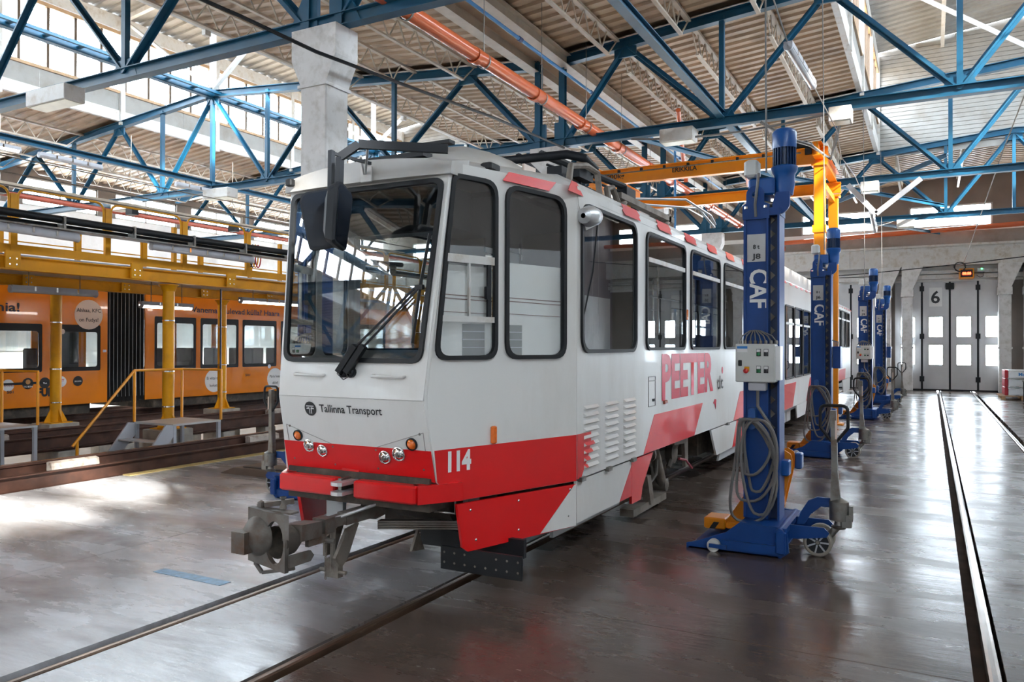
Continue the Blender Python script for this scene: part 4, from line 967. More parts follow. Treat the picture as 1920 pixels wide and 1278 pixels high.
MB().box((XLs+.04, 6.98, .9), (CX-.55, 7.02, 2.86)).build('cab_partition', cab_dark, tr)
# curtain behind the third window
vs = []; nn = 40
for i in range(nn+1):
    y_ = 5.68+.95*i/nn; x_ = XRs-.10+.018*sin(i*1.1)
    vs += [(x_, y_, 1.55), (x_, y_, 2.84)]
MB().add(vs, [(2*i, 2*i+2, 2*i+3, 2*i+1) for i in range(nn)], True).build('curtain', curtain, tr)
for x_ in (CX-.55, CX+.55):
    m = MB(); m.tube([(x_, 7.2, 2.3), (x_, 13.2, 2.3)], .015, 6)
    for y_ in (7.8, 9.4, 11, 12.6): m.tube([(x_, y_, .9), (x_, y_, 2.85)], .015, 6)
    m.build('grab_pole', chrome, tr)
MB().box((CX-.5, 4.75, 2.55), (CX+.5, 5.0, 2.84)).build('sun_blind_box', mat('dark_blind', (.05, .055, .06), .6), tr)
MB().box((CX-.6, 4.52, 2.50), (CX+.6, 4.55, 2.82)).build('sun_blind', glass('tinted_blind', (.22, .22, .22), .2), tr)
# door panels behind low windows: posters
MB().box((XRs-.05, 15.45, 1.1), (XRs-.045, 16.35, 1.75)).build('poster', mat('lilac_poster', (.28, .24, .42), .4), tr)

# white sheets painting in a wall's reflection low in the two nose windows
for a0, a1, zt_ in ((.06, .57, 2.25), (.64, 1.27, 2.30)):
    panel('painted_reflection', [(a0, 1.60), (a1, 1.60), (a1, zt_), (a0, zt_)], [], .004, FN, mat('painted_reflection_white', (.80, .79, .76), .6, var=.03), tr, off=-.045)
    for z_, h_ in ((2.045, .006), (2.02, .006), (1.93, .004)):  # brown lines of the reflected wall, painted onto the sheets
        panel('painted_reflection_line', [(a0, z_), (a1, z_-.01), (a1, z_-.01+h_), (a0, z_+h_)], [], .002, FN, mat('painted_reflection_brown', (.16, .06, .04), .6), tr, off=-.040)
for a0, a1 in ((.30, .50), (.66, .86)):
    panel('painted_reflection_grid', [(a0, 1.63), (a1, 1.63), (a1, 1.85), (a0, 1.85)], [], .003, FN, mat('painted_reflection_dark', (.10, .11, .10), .4), tr, off=-.040)
    for k in range(1, 4): panel('painted_reflection_bar', [(a0, 1.63+.055*k), (a1, 1.63+.055*k), (a1, 1.637+.055*k), (a0, 1.637+.055*k)], [], .002, FN, lamp_grey, tr, off=-.037)

MB().box((CX-.80, 5.0, 2.80), (CX+.80, 6.9, 2.84)).build('cab_ceiling', cab_dark, tr)
MB().box((CX-.70, 4.62, .84), (CX+.70, 5.2, .88)).build('cab_floor', cab_dark, tr)
# ================================================================ COLUMN JACKS
def jack(X, Y, plate, label, box=True, mir=False, dark=False):
    t = thing('column_jack', label, 'jack', (X, Y, 0), 'blue electric column jacks')
    sx = -1 if mir else 1
    class J(MB):
        def build(s, name, m, parent, **k):
            s.v = [Vector((X+sx*q.x, Y+q.y, q.z)) for q in s.v]
            return MB.build(s, name, m, parent, **k)
    J().box((-.14, -.10, .24), (.04, .12, 2.84)).build('column', jack_blue, t)
    J().box((-.155, -.115, .24), (-.135, .13, 2.84)).box((.035, -.125, .24), (.052, .13, 2.84)).box((.125, -.125, .24), (.142, .13, 2.84)).build('column_flange', jack_blue, t)
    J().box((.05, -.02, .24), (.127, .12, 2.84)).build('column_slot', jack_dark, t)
    m = J(); z = .5
    while z < 2.75: m.prism([(.054, z), (.054, z+.07), (.092, z+.035)], 1, -.035, -.02); z += .118
    m.build('screw_cover', under_light, t, kind='stuff')
    # head plate with lifting eye
    Mj = frame_of((X, Y-.115, 0), (1, 0, 0), (0, 0, 1))
    def mx(pts): return [(sx*a, b) for a, b in pts][::sx]
    panel('lifting_plate', mx([(-.16, 2.78), (.06, 2.78), (.06, 2.9), (.02, 2.92), (.02, 2.99)]+[(-.055+.075*cos(radians(a)), 2.99+.075*sin(radians(a))) for a in range(0, 181, 20)]+[(-.13, 2.92), (-.16, 2.9)]), [mx(circ(-.055, 2.985, .028, 14))], .03, Mj, jack_blue, t)
    J().box((-.162, -.127, 2.805), (.147, .14, 2.87)).build('head_plate', jack_blue, t)
    for a in (-.13, .03): J().lathe((a, -.135, 2.87), (0, 0, 1), [(0, .016), (.02, .016), (.022, 0)], 6).build('bolt', chrome, t)
    gb = J().bevbox((-.115, -.12, 2.98), (.10, .10, 3.13), .015).build('gearbox', motor_blue, t)
    J().cyl((-.02, 0, 2.87), (-.02, 0, 2.98), .07, 16).build('gearbox_neck', motor_blue, t)
    J().lathe((.165, -.02, 2.98), (0, 0, 1), [(0, 0), (0, .07), (.09, .085), (.17, .085), (.19, .10), (.235, .11), (.24, .105), (.25, .088)], 22).build('motor_flange', motor_blue, t)
    m = J(); m.cyl((.165, -.02, 3.22), (.165, -.02, 3.38), .075, 20)
    for i in range(22):
        a = 2*pi*i/22; m.bar((.165+.085*cos(a), -.02+.085*sin(a), 3.225), (.165+.085*cos(a), -.02+.085*sin(a), 3.375), .022, .006, (-sin(a), cos(a), 0))
    m.build('motor_fins', mat('motor_fin_blue', (.004, .03, .11), .4), t)
    J().lathe((.165, -.02, 3.375), (0, 0, 1), [(0, .098), (.13, .100), (.15, .09), (.165, .07), (.17, 0)], 24).build('motor_cowl', motor_blue, t)
    m = J(); pts = [(.11, 3.0), (.22, 3.0), (.22, 2.90)]+[(.22-.11*(1-cos(radians(a))), 2.90-.09*sin(radians(a))) for a in range(15, 91, 15)]+[(.08, 2.81), (.08, 2.9)]
    m.prism(pts, 1, -.10, -.07); m.build('motor_bracket', jack_blue, t)
    J().bevbox((-.15, -.14, 3.14), (-.03, .0, 3.29), .02).build('junction_box', pale_box, t)
    J().tube([(-.02, -.16, 3.16), (-.03, -.17, 3.05), (-.05, -.16, 2.9), (-.05, -.13, 2.8)], .012, 6).build('conduit', grey_cable, t)
    J().cyl((.0, -.1, 2.91), (.11, -.05, 2.90), .025, 10).build('drive_shaft', steel, t)
    # rating plate and lettering (always readable, never mirrored)
    def W(lx, z, d=0): return frame_of((X+(lx if not mir else -lx), Y-.10-d, z), (1, 0, 0), (0, 0, 1))
    c = -.05
    MB().box((X+sx*c-.076, Y-.106, 2.42), (X+sx*c+.076, Y-.102, 2.655)).build('rating_plate', mat('rating_plate_grey', (.50, .50, .50), .35), t)
    text('8 t', .035, W(c, 2.53, .007), black_ink, t, 'load_lettering', align='CENTER', w=.055, bold=.03, off=.002)
    text(plate, .042, W(c, 2.445, .007), black_ink, t, 'number_lettering', align='CENTER', w=.072, bold=.03, off=.002)
    text('CAF', .15, frame_of((X+sx*c-.05, Y-.1, 2.355), (0, 0, -1), (1, 0, 0)), white_ink, t, 'maker_lettering', w=.33, bold=.025, off=.004)
    # base
    m = J(); side = [(-.57, 0), (-.57, .035), (-.50, .055), (-.24, .16), (-.12, .26), (.24, .24), (.26, .05), (.20, 0)]
    for y0, y1 in ((-.40, -.375), (.375, .40)): m.prism(side, 1, y0, y1)
    m.box((-.55, -.40, 0), (.18, .40, .012)).box((-.14, -.39, .2), (.24, .39, .24)).box((.0, -.39, .02), (.02, .39, .22)); m.build('base', jack_blue, t)
    J().box((-.27, -.43, .03), (.20, -.405, .10)).build('roller_guard', jack_blue, t)
    J().lathe((-.33, -.46, .052), (0, 1, 0), [(0, 0), (0, .02), (-.003, .03), (0, .052), (.045, .052), (.045, 0)], 20).build('roller', mat('white_nylon', (.6, .59, .56), .5), t)
    J().bar((-.36, -.47, .055), (-.22, -.46, .05), .03, .03).build('roller_bracket', jack_blue, t)
    J().cyl((.19, -.44, .21), (.19, .44, .21), .035, 14).build('pivot_tube', jack_blue, t)
    J().bevbox((.16, -.45, .04), (.24, -.40, .22), .01).build('end_bracket', jack_blue, t)
    # lifting carriage
    car = None
    for y0 in (.14, .33):
        q = [(-.37, .12), (-.15, .46), (-.11, .56), (.06, .78), (.14, .80), (.19, .77), (.21, .70), (.11, .26), (-.1, .16), (-.3, .1)]
        J().prism(q, 1, y0, y0+.015).build('carriage_plate', crane_orange, t)
    J().box((-.14, .12, .3), (.12, .36, .6)).build('carriage_web', crane_orange, t)
    J().bevbox((-.55, .1, .06), (-.36, .34, .16), .01).bevbox((-.36, .12, .07), (-.2, .32, .13), .01).build('lifting_foot', crane_orange, t)
    J().prism([(-.50, .065), (-.45, .065), (-.41, .125), (-.46, .125)], 1, .092, .099).build('hazard_stripe', rubber, t)
    J().bevbox((.07, -.02, .60), (.20, .12, .73), .01).build('carriage_block', motor_blue, t)
    J().bevbox((.2, .3, .62), (.26, .42, .76), .01).build('carriage_block', motor_blue, t)
    # steering gear
    for y0 in (-.22, .12): J().prism([(.2, .13), (.30, .13), (.52, .165), (.54, .2), (.5, .24), (.24, .24)], 1, y0, y0+.02).build('tow_arm', jack_blue, t)
    J().prism([(.27, .22), (.30, .32), (.36, .42), (.43, .455), (.60, .455), (.60, .38), (.46, .38), (.38, .31), (.33, .22)], 1, -.06, -.03).build('gooseneck', jack_blue, t)
    J().lathe((.60, -.08, .22), (0, 0, 1), [(0, .05), (.02, .06), (.03, .04), (.06, .035), (.07, .075), (.22, .075), (.24, .04), (.26, 0)], 14).build('pump', steel, t)
    m = J(); m.cbox((.66, -.08, .29), (.07, .10, .1)).cbox((.69, -.08, .35), (.03, .05, .12)); m.build('pump_valve', steel, t)
    J().cyl((.45, -.2, .112), (.45, .08, .112), .015, 8).cyl((.5, -.08, .12), (.6, -.08, .25), .03, 10).build('wheel_axle', steel, t)
    for y0 in (-.20, .0):
        wh = J().lathe((.45, y0, .112), (0, 1, 0), [(0, .085), (-.002, .10), (.005, .112), (.05, .112), (.057, .10), (.055, .085)], 26).build('wheel', mat('pale_tyre', (.26, .235, .20), .6), t)
        m = J(); m.lathe((.45, y0+.012, .112), (0, 1, 0), [(0, 0), (0, .088), (.03, .088)], 20); m.build('wheel_disc', rubber, wh)
        m = J()
        for i in range(7):
            a = 2*pi*i/7; m.bar((.45+.02*cos(a), y0+.008, .112+.02*sin(a)), (.45+.085*cos(a), y0+.008, .112+.085*sin(a)), .012, .012, (0, 1, 0))
        m.build('wheel_spoke', lamp_grey, wh, kind='stuff')
    # tow handle
    hb = J().bar((.575, -.09, .44), (.56, -.11, 1.18), .05, .045).build('tow_handle', steel, t)
    J().prism([(.535, .42), (.615, .42), (.59, .72), (.545, .72)], 1, -.115, -.06).build('handle_socket', steel, t)
    pts = []
    for a, b in poly_round([(.545, .93), (.46, 1.04), (.46, 1.22), (.67, 1.22), (.67, 1.04), (.585, .93)], [.01, .05, .05, .05, .05, .01], 4): pts.append((a, -.11, b))
    J().tube(pts, .013, 8).build('handle_grip', rubber, hb)
    J().box((.575, -.14, .95), (.59, -.133, 1.10)).build('handle_label', label_pink, hb)
    # power box
    if box:
        bx = J().bevbox((-.19, -.27, 1.40), (.13, -.13, 1.72), .008).build('control_box', pale_box, t)
        J().box((.13, -.25, 1.42), (.17, -.14, 1.70)).build('box_side_cover', alu, bx)
        if not mir or True:
            for a, b, mm in ((.0, 1.64, 'green'), (.06, 1.64, 'black'), (.0, 1.50, 'green'), (.06, 1.50, 'black')):
                J().box((a-.018, -.274, b-.022), (a+.018, -.270, b+.038)).build('button_plate', black_ink, bx)
                J().box((a-.015, -.277, b+.012), (a+.015, -.274, b+.034)).build('button_tag', sign_white, bx)
                J().lathe((a, -.274, b-.004), (0, -1, 0), [(0, .016), (.008, .015), (.012, .01), (.013, 0)], 12).build('push_button', mat('button_'+mm, (.01, .16, .05) if mm == 'green' else (.03, .03, .035), .3), bx)
            J().box((-.115, -.275, 1.49), (-.075, -.27, 1.53)).build('stop_plate', yellow, bx)
            J().lathe((-.10, -.274, 1.495), (0, -1, 0), [(0, .012), (.01, .02), (.022, .021), (.028, .012), (.029, 0)], 16).build('stop_button', mat('stop_red', (.55, .02, .02), .3), bx)
            J().bevbox((-.165, -.285, 1.535), (-.135, -.27, 1.585), .004).build('rotary_switch', rubber, bx)
            MB().box((X+(-.175 if not mir else -.04), Y-.274, 1.65), (X+(-.09 if not mir else .045), Y-.27, 1.70)).build('maker_label', sign_white, bx)
            MB().box((X+(-.175 if not mir else -.04), Y-.2755, 1.68), (X+(-.09 if not mir else .045), Y-.2735, 1.70)).build('maker_label_stripe', mat('label_blue', (.02, .18, .5), .4), bx)
        for i in range(8):
            a = -.165+i*.042
            J().lathe((a, -.2, 1.72), (0, 0, 1), [(0, .014), (.02, .014), (.03, .009)], 8).build('cable_gland', steel, bx)
            J().tube([(a, -.2, 1.74), (a+(-.06-a)*.2, -.2, 1.79), (a+(-.06-a)*.7, -.17, 1.83), (-.06, -.10, 1.835)], .006, 6).build('gland_cable', grey_cable, bx)
        J().bevbox((-.09, -.25, 1.33), (.05, -.14, 1.40), .008).build('socket', lamp_grey, bx)
        J().tube([(-.02, -.2, 1.33), (-.02, -.2, 1.2), (.03, -.2, 1.12), (.08, -.2, 1.05)], .014, 6).build('supply_cable', grey_cable, bx)
    else:
        J().bevbox((.155, -.08, 1.36), (.27, .2, 1.70), .008).build('control_box', jack_blue, t)
        for i in range(5): J().tube([(.17+.018*i, .0, 1.70), (.17+.016*i, .0, 1.77), (.14, .02, 1.80)], .006, 6).build('gland_cable', grey_cable, t)
    # hook and hanging cable loops
    hk = J().prism(poly_round([(-.10, 1.0), (-.04, 1.0), (-.04, 1.18), (-.10, 1.18)], .028, 4), 1, -.20, -.10).build('cable_hook', motor_blue, t)
    R = random.Random(int(Y*10))
    for a, zb, w, yo in ((-.08, .22, .15, -.22), (-.06, .40, .13, -.24), (-.02, .48, .10, -.20), (-.05, .62, .09, -.23), (.0, .30, .12, -.26)):
        pts = []
        for k in range(28):
            u = 2*pi*k/28; zz = (1.09+zb)/2+(1.09-zb)/2*cos(u); ww = w*abs(sin(u))**.75*(1 if sin(u) > 0 else -1)*(1.15-.35*cos(u))
            pts.append((a+ww+.04*sin(2*u+a*20), yo+.015*sin(3*u+w*30), zz))
        J().tube(pts, .0125, 7, True).build('cable_loop', grey_cable, t)
    return t
jack(-1.26, 6.95, 'J8', 'nearest blue column jack, marked J8, right of the tram')
jack(-1.50, 13.1, 'J6', 'blue column jack marked J6, second in the row right of the tram', box=False)
jack(-1.36, 20.3, 'J4', 'third blue column jack in the row, grey control box facing the camera')
jack(-1.33, 26.1, 'J2', 'farthest blue column jack in the row, by the end wall', box=False)
jack(-6.25, 6.85, 'J7', 'blue column jack marked J7 on the far left side of the tram, mostly hidden', mir=True)
# hanging supply cords of the jacks
for x, y, z, lb in ((-1.22, 6.8, 3.16, 'thin grey cord hanging from the roof to the nearest jack'), (-1.46, 13.0, 3.2, 'thin grey cord hanging down to the jack marked J6'), (-1.38, 20.2, 3.16, 'thin grey cord hanging to the third jack'), (-1.3, 26, 3.2, 'thin grey cord hanging to the farthest jack')):
    tag(MB().tube([(x, y, z), (x-.01, y, (z+7.4)/2), (x-.03, y+.02, 7.6)], .008, 6).build('power_cord', grey_cable), lb, 'cable', 'cords hanging to the jacks')
# ================================================================ GANTRY CRANE
t = thing('gantry_crane', 'orange steel gantry crane with two portal frames spanning over the tram', 'crane', (-4, 17, 0))
for y, lb in ((16.0, 1), (18.4, 0)):
    zt = 5.52 if lb else 5.32; x1 = -1.88 if lb else -1.88; x0 = -6.55
    MB().chan2((x0-.1, y, zt-.16+.0), (x1+.15, y, zt-.16), .16, .32 if lb else .24).build('crossbeam', crane_orange, t)
    for x in (x0+.1, x1):
        MB().bevbox((x-.10, y-.09, .03), (x+.10, y+.09, zt-.32), .012).build('leg', crane_orange, t)
        MB().box((x-.2, y-.2, 0), (x+.2, y+.2, .03)).build('base_plate', crane_orange, t)
        MB().box((x-.125, y-.11, 3.88), (x+.125, y+.11, 4.02)).build('splice_collar', crane_orange, t)
        MB().box((x-.14, y-.12, zt-.36), (x+.14, y+.12, zt-.31)).build('cap_plate', crane_orange, t)
for x in (-6.45, -1.88):
    MB().chan2((x, 15.6, 5.42), (x, 18.8, 5.42), .16, .26).build('end_girder', crane_orange, t)
    MB().bar((x, 16.05, 4.9), (x, 18.35, 4.9), .08, .12).build('side_rail', crane_orange, t)
    MB().bar((x, 16.1, 4.15), (x, 18.3, 3.95), .05, .08).build('side_brace', alu, t)
MB().box((x-.04, 15.95, 4.0), (x-.02, 18.4, 4.9)).build('side_sheet', deck_white, t) if False else None
text('2000kg', .10, frame_of((-6.3, 15.91, 5.31), (1, 0, 0), (0, 0, 1)), black_ink, t, 'load_lettering', bold=.02, off=.002, w=.5)
text('ERIKKILA', .09, frame_of((-4.75, 15.91, 5.32), (1, 0, 0), (0, 0, 1)), black_ink, t, 'maker_lettering', bold=.03, off=.002, w=.52)
MB().cyl((-2.45, 16.0, 5.62), (-2.1, 16.0, 5.60), .08, 14).build('hoist_motor', rubber, t)
MB().box((-2.14, 15.92, 5.40), (-2.02, 16.08, 5.62)).build('motor_mount', rubber, t)
MB().tube([(-6.5, 15.85, 5.40), (-2.2, 15.85, 5.42)], .015, 6).build('festoon_rail', steel, t)
for i in range(9): MB().cbox((-6.4+.5*i, 15.85, 5.44), (.05, .05, .06)).build('festoon_clip', rubber, t)
# ================================================================ PIPES, LAMPS AND CABLES OVERHEAD
t = thing('sewer_pipe', 'thick orange plastic pipe running along the hall under the roof', 'pipe', (-5.85, 8, 5.95))
m = MB().cyl((-5.85, Y0, 6.0), (-5.85, 33.4, 5.9), .105, 20).build('pipe_run', pvc, t)
yy = -2
while yy < 33:
    z = 6.0-.1*(yy-Y0)/47
    MB().lathe((-5.85, yy, z), (0, 1, 0), [(0, .105), (0, .122), (.12, .122), (.13, .105)], 18).build('socket_joint', pvc, t)
    MB().lathe((-5.85, yy+.3, z), (0, 1, 0), [(0, .107), (0, .114), (.03, .114), (.03, .107)], 18).build('pipe_clamp', steel, t)
    MB().cyl((-5.85, yy+.31, z+.11), (-5.85, yy+.31, 7.55), .006, 5).build('hanger_rod', steel, t)
    yy += 1.95
MB().tube([(-5.85, 33.3, 5.9), (-5.8, 33.6, 5.86), (-5.7, 33.72, 5.75), (-5.3, 33.72, 5.72)], .10, 14).build('bend', pvc, t)
tag(MB().tube([(-5.4, 33.7, 5.95), (-2, 33.7, 6.05), (4, 33.7, 6.2), (XR, 33.7, 6.25)], .09, 14).build('wall_pipe', pvc), 'orange plastic pipe running along the end wall under the windows', 'pipe')
for a, b, lb in (((-5.0, 17.2, 7.0), (-5.72, 20.4, 6.05), 'thin orange branch pipe dropping onto the main pipe behind the second truss'), ((-4.9, 24.0, 7.2), (-5.7, 29.0, 6.05), 'thin orange branch pipe dropping beyond the gantry crane')):
    tag(MB().tube([a, Vector(a).lerp(Vector(b), .85), (b[0]-.0, b[1], b[2]+.15), b], .055, 10).build('branch_pipe', pvc), lb, 'pipe', 'orange branch pipes')
blue_p = mat('blue_water_pipe', (.02, .17, .42), .35, pos=True)
t = thing('water_pipe', 'thin bright blue pipe running along the roof valley', 'pipe', (-6.0, 8, 6.95))
MB().cyl((-6.0, Y0, 6.78), (-6.0, 34, 6.78), .03, 10).build('pipe_run', blue_p, t)
yy = -1.
while yy < 33: MB().cyl((-6.0, yy, 6.78), (-6.0, yy+.1, 6.78), .042, 10).build('coupling', mat('navy_coupling', (.01, .03, .12), .4), t); yy += 3.1
tag(MB().cyl((-5.6, 19.0, 0.0), (-5.6, 19.0, 6.75), .03, 8).build('drop_pipe', blue_p), 'thin blue pipe dropping behind the tram roof', 'pipe')
# red sprinkler main above the gallery
tag(MB().cyl((-20.6, Y0, 5.55), (-20.6, 33, 5.5), .07, 10).build('red_pipe', mat('dull_red_pipe', (.34, .075, .045), .4, pos=True)), 'dull red pipe running along the left bay below the trusses', 'pipe')
# grey boxes on truss chords
def box_lamp(x, y, z, lb, w=.62):
    t = thing('box_luminaire', lb, 'lamp', (x, y, z), 'white box lamps under the trusses')
    MB().bevbox((x, y-.28, z-.24), (x+w, y+.06, z), .01).build('housing', white_steel, t)
    MB().box((x+.03, y-.25, z-.25), (x+w-.03, y+.03, z-.242)).build('diffuser', mat('lamp_diffuser', (.62, .62, .50), .3), t)
box_lamp(-4.40, 14.2, 5.68, 'white box lamp under the second truss, left of the gantry crane motor')
box_lamp(-1.50, 14.2, 5.68, 'white box lamp under the second truss, right of the nearest jack', .35)
box_lamp(-12.6, 7.5, 5.69, 'white box lamp under the nearest truss, upper left', 1.0)
box_lamp(-16.5, 14.2, 5.69, 'white box lamp under the second truss, above the yellow gallery', .9)
box_lamp(-1.5, 20.9, 5.68, 'white box lamp under the third truss beside the V bracket', .4)
box_lamp(-4.0, 20.9, 5.68, 'white box lamp under the third truss above the tram', .5)
box_lamp(-.95, 27.6, 5.68, 'small white box lamp under the farthest truss', .5)
box_lamp(-20.2, 14.2, 5.69, 'white box lamp under the second truss near the left wall', .9)
def tube_lamp(a, b, lb, lit=False, grp='caged tube lamps', r=.065, hang=0):
    a, b = Vector(a), Vector(b); t = thing('tube_luminaire', lb, 'lamp', tuple(a), grp)
    d, s, u = orth(b-a)
    MB().bar(a+u*.03, b+u*.03, r*1.7, .07).build('housing', lamp_grey, t)
    MB().cyl(a, b, r*.8, 12).build('cover', emis('lit_tube_cover', (1, .93, .85), 5) if lit else mat('clouded_lamp_cover', (.50, .50, .53), .15, coat=.5), t)
    n = int((b-a).length/.3)
    for i in range(1, n): MB().cbox(tuple(a.lerp(b, i/n)+u*.02), (.13, .03, .07)).build('clip', chrome, t)
    if hang:
        for q in (.2, .8): MB().cyl(a.lerp(b, q)+u*.06, a.lerp(b, q)+Vector((0, 0, hang)), .008, 5).build('hanger_rod', steel, t)
    for p in (a, b): MB().lathe(p-d*.02*(1 if p is a else -1), d*(1 if p is a else -1), [(0, .01), (.01, r*.9), (.05, r*.9)], 12).build('end_cap', lamp_grey, t)
    return t
tube_lamp((-10.75, 4.6, 3.27), (-10.75, 6.9, 3.22), 'grey tube lamp under the black duct at the left picture edge')
tube_lamp((-10.75, 8.1, 3.24), (-10.75, 10.15, 3.22), 'grey tube lamp under the black duct, nearer the tram')
tube_lamp((-12.5, 6.95, 2.56), (-12.5, 8.35, 2.56), 'grey tube lamp below the near gallery beam at the far left', hang=.37)
tube_lamp((-12.5, 9.2, 2.42), (-12.5, 10.3, 2.42), 'lit white tube lamp behind the middle yellow column', True, 'lit tube lamps', hang=.51)
tube_lamp((-12.5, 11.5, 2.62), (-12.5, 13.2, 2.62), 'lit white tube lamp just left of the tram windscreen', True, 'lit tube lamps', hang=.31)
for i, y in enumerate((2.8, 6.2, 8.0, 9.8, 13.2)):
    tube_lamp((-16.6, y, 5.71), (-16.6, y+1.4, 5.71), ['first', 'second', 'third', 'fourth', 'last'][i]+' white tube lamp on the blue beam over the left bay, counted from the left', i == 2, 'tube lamps on the blue beam', hang=.16)
def pendant(a, b, lb):
    t = tube_lamp(a, b, lb, grp='clear tube lamps over the aisle')
    return t
pendant((-1.60, 10.4, 5.52), (-1.52, 12.1, 5.50), 'clear tube lamp hanging over the aisle above the nearest jack')
pendant((-1.30, 21.2, 5.02), (-1.28, 22.4, 4.72), 'small clear tube lamp hanging at the V bracket')
tag(MB().tube([(-1.62, 5, 6.1), (-1.6, 9.3, 5.72), (-1.61, 10.4, 5.58), (-1.53, 12.1, 5.55), (-1.4, 14.2, 5.36), (-1.5, 16.0, 5.3), (-1.45, 18.5, 5.4), (-1.42, 21, 5.3), (-1.3, 22.4, 4.8), (-1.0, 27, 5.6)], .010, 6).build('twisted_cable', grey_cable), 'twisted grey cable sagging between the lamps over the aisle', 'cable')
tag(MB().tube(catenary((-5.0, 14.1, 5.62), (-1.5, 14.1, 5.62), .12, 16), .02, 6).build('truss_cable', grey_cable), 'grey cable strapped along the second truss', 'cable')
tag(MB().tube([(-2.6, 14.0, 5.6), (-2.2, 14.4, 5.35), (-1.9, 14.8, 5.3), (-1.6, 15.2, 5.1), (-1.45, 14.6, 5.3), (-1.3, 14.1, 5.6)], .03, 6).build('festoon_cable', grey_cable), 'thick grey cable drooping beside the gantry crane motor', 'cable')
tag(MB().tube([(-8.05, 3.6, 5.75), (-7.43, 5, 5.65), (-6.75, 6.2, 5.35), (-6.33, 6.95, 5.13), (-6.24, 8.5, 5.2), (-6.25, 11, 5.4), (-6.4, 14.1, 5.62)], .022, 6).build('black_cable', rubber), 'black cable sagging past the flared white column head', 'cable')
tag(MB().tube(catenary((-8.5, 33.0, 4.3), (8, 31.0, 5.3), .25, 24), .018, 6).build('span_wire', rubber), 'thin black wire slung across the end wall above the doors', 'cable')
tag(MB().tube([(1.9, 12, 7.4), (1.4, 20, 6.0), (1.05, 33.4, 4.72)], .012, 6).build('door_wire', under_light), 'thin brown wire slanting down to the display over door 6', 'cable')
# V shaped bracket
t = thing('hanging_bracket', 'grey V-shaped bracket hanging from the third truss', 'bracket', (-1.17, 21, 5))
MB().bar((-1.8, 20.85, 5.68), (-1.17, 20.85, 4.92), .05, .12).build('arm', lamp_grey, t); MB().bar((-.2, 20.85, 5.68), (-1.17, 20.85, 4.92), .05, .12).build('arm', lamp_grey, t)
# LED display over door 6 with cable coil
t = thing('led_display', 'orange-framed display with glowing red digits over door 6', 'display', (1.15, 33.7, 4.3))
MB().bevbox((.93, 33.62, 4.24), (1.42, 34.2, 4.62), .02).build('case', crane_orange, t)
MB().box((.98, 33.61, 4.29), (1.37, 33.62, 4.57)).build('screen', rubber, t)
text('88:88', .10, frame_of((1.175, 33.60, 4.38), (1, 0, 0), (0, 0, 1)), emis('red_led', (1, .03, .01), 6), t, 'digits', bold=.03, off=.003, align='CENTER', w=.28)
tag(MB().tube([(.95+.18*cos(a*.5)+.02*sin(a*1.3), 33.55, 4.68+.17*sin(a*.5)) for a in range(0, 26)], .018, 6).build('cable_coil', rubber), 'black cable coil hanging on the display over door 6', 'cable')
t = thing('signal_lamp', 'small grey control unit with a green light beside the red display', 'lamp', (1.6, 33.7, 4.5))
MB().bevbox((1.52, 33.66, 4.48), (1.75, 34.2, 4.62), .01).build('case', lamp_grey, t); MB().cbox((1.66, 33.655, 4.59), (.04, .02, .04)).build('green_light', emis('green_led', (.05, 1, .15), 4), t)
MB().tube([(1.5, 33.7, 4.35), (1.6, 33.7, 4.28), (1.7, 33.7, 4.3), (1.72, 33.7, 4.46)], .01, 5).build('cable', rubber, t)
# ================================================================ CASES ON A PALLET, RIGHT EDGE
t = thing('pallet', 'wooden pallet under the stacked metal cases at the right edge', 'pallet', (2.6, 30.2, 0))
for y in (29.75, 30.15, 30.55, 30.95): MB().box((1.95, y, .10), (3.3, y+.12, .125)).build('deck_board', wood, t)
for x in (2.0, 2.55, 3.1):
    for y in (29.75, 30.3, 30.9): MB().box((x, y, .022), (x+.12, y+.14, .10)).build('block', wood, t)
    MB().box((x, 29.75, 0), (x+.12, 31.07, .022)).build('bottom_board', wood, t)
for k, lb in enumerate(('bottom silver metal case with a red end on the pallet', 'middle silver metal case with a red end in the stack', 'top silver metal case with a red end and blue lettering')):
    z = .127+.275*k; t = thing('metal_case', lb, 'case', (2.2, 30, z), 'silver cases stacked on the pallet')
    MB().bevbox((2.2, 29.82, z), (3.4, 30.95, z+.27), .012).build('shell', alu, t)
    MB().bevbox((2.10, 29.82, z+.005), (2.2, 30.95, z+.268), .01).build('end_cover', mat('case_red', (.45, .015, .03), .4), t)
    for zz in (z+.02, z+.25): MB().box((2.19, 29.80, zz-.012), (3.4, 29.82, zz+.008)).build('edge_trim', chrome, t)
    if k == 2: text('Mo', .10, frame_of((2.48, 29.81, z+.09), (1, 0, 0), (0, 0, 1)), mat('label_blue', (.02, .18, .5), .4), t, 'lettering', bold=.04, off=.003)
t = thing('workbench', 'dark legged bench with pale sacks beside the metal cases', 'bench', (2.85, 28.6, 0))
MB().box((2.50, 28.3, .62), (3.8, 28.9, .66)).build('top', under, t)
for x in (2.55, 3.7):
    for y in (28.35, 28.85): MB().box((x-.03, y-.03, 0), (x+.03, y+.03, .62)).build('leg', rubber, t)
tag(MB().lathe((2.55, 28.6, .72), (1, 0, .02), [(0, 0), (.03, .04), (.15, .06), (.5, .06), (.6, .03), (.62, 0)], 12).build('sack', mat('pale_sack', (.45, .45, .43), .7)), 'pale sack lying on the dark bench', 'sack')
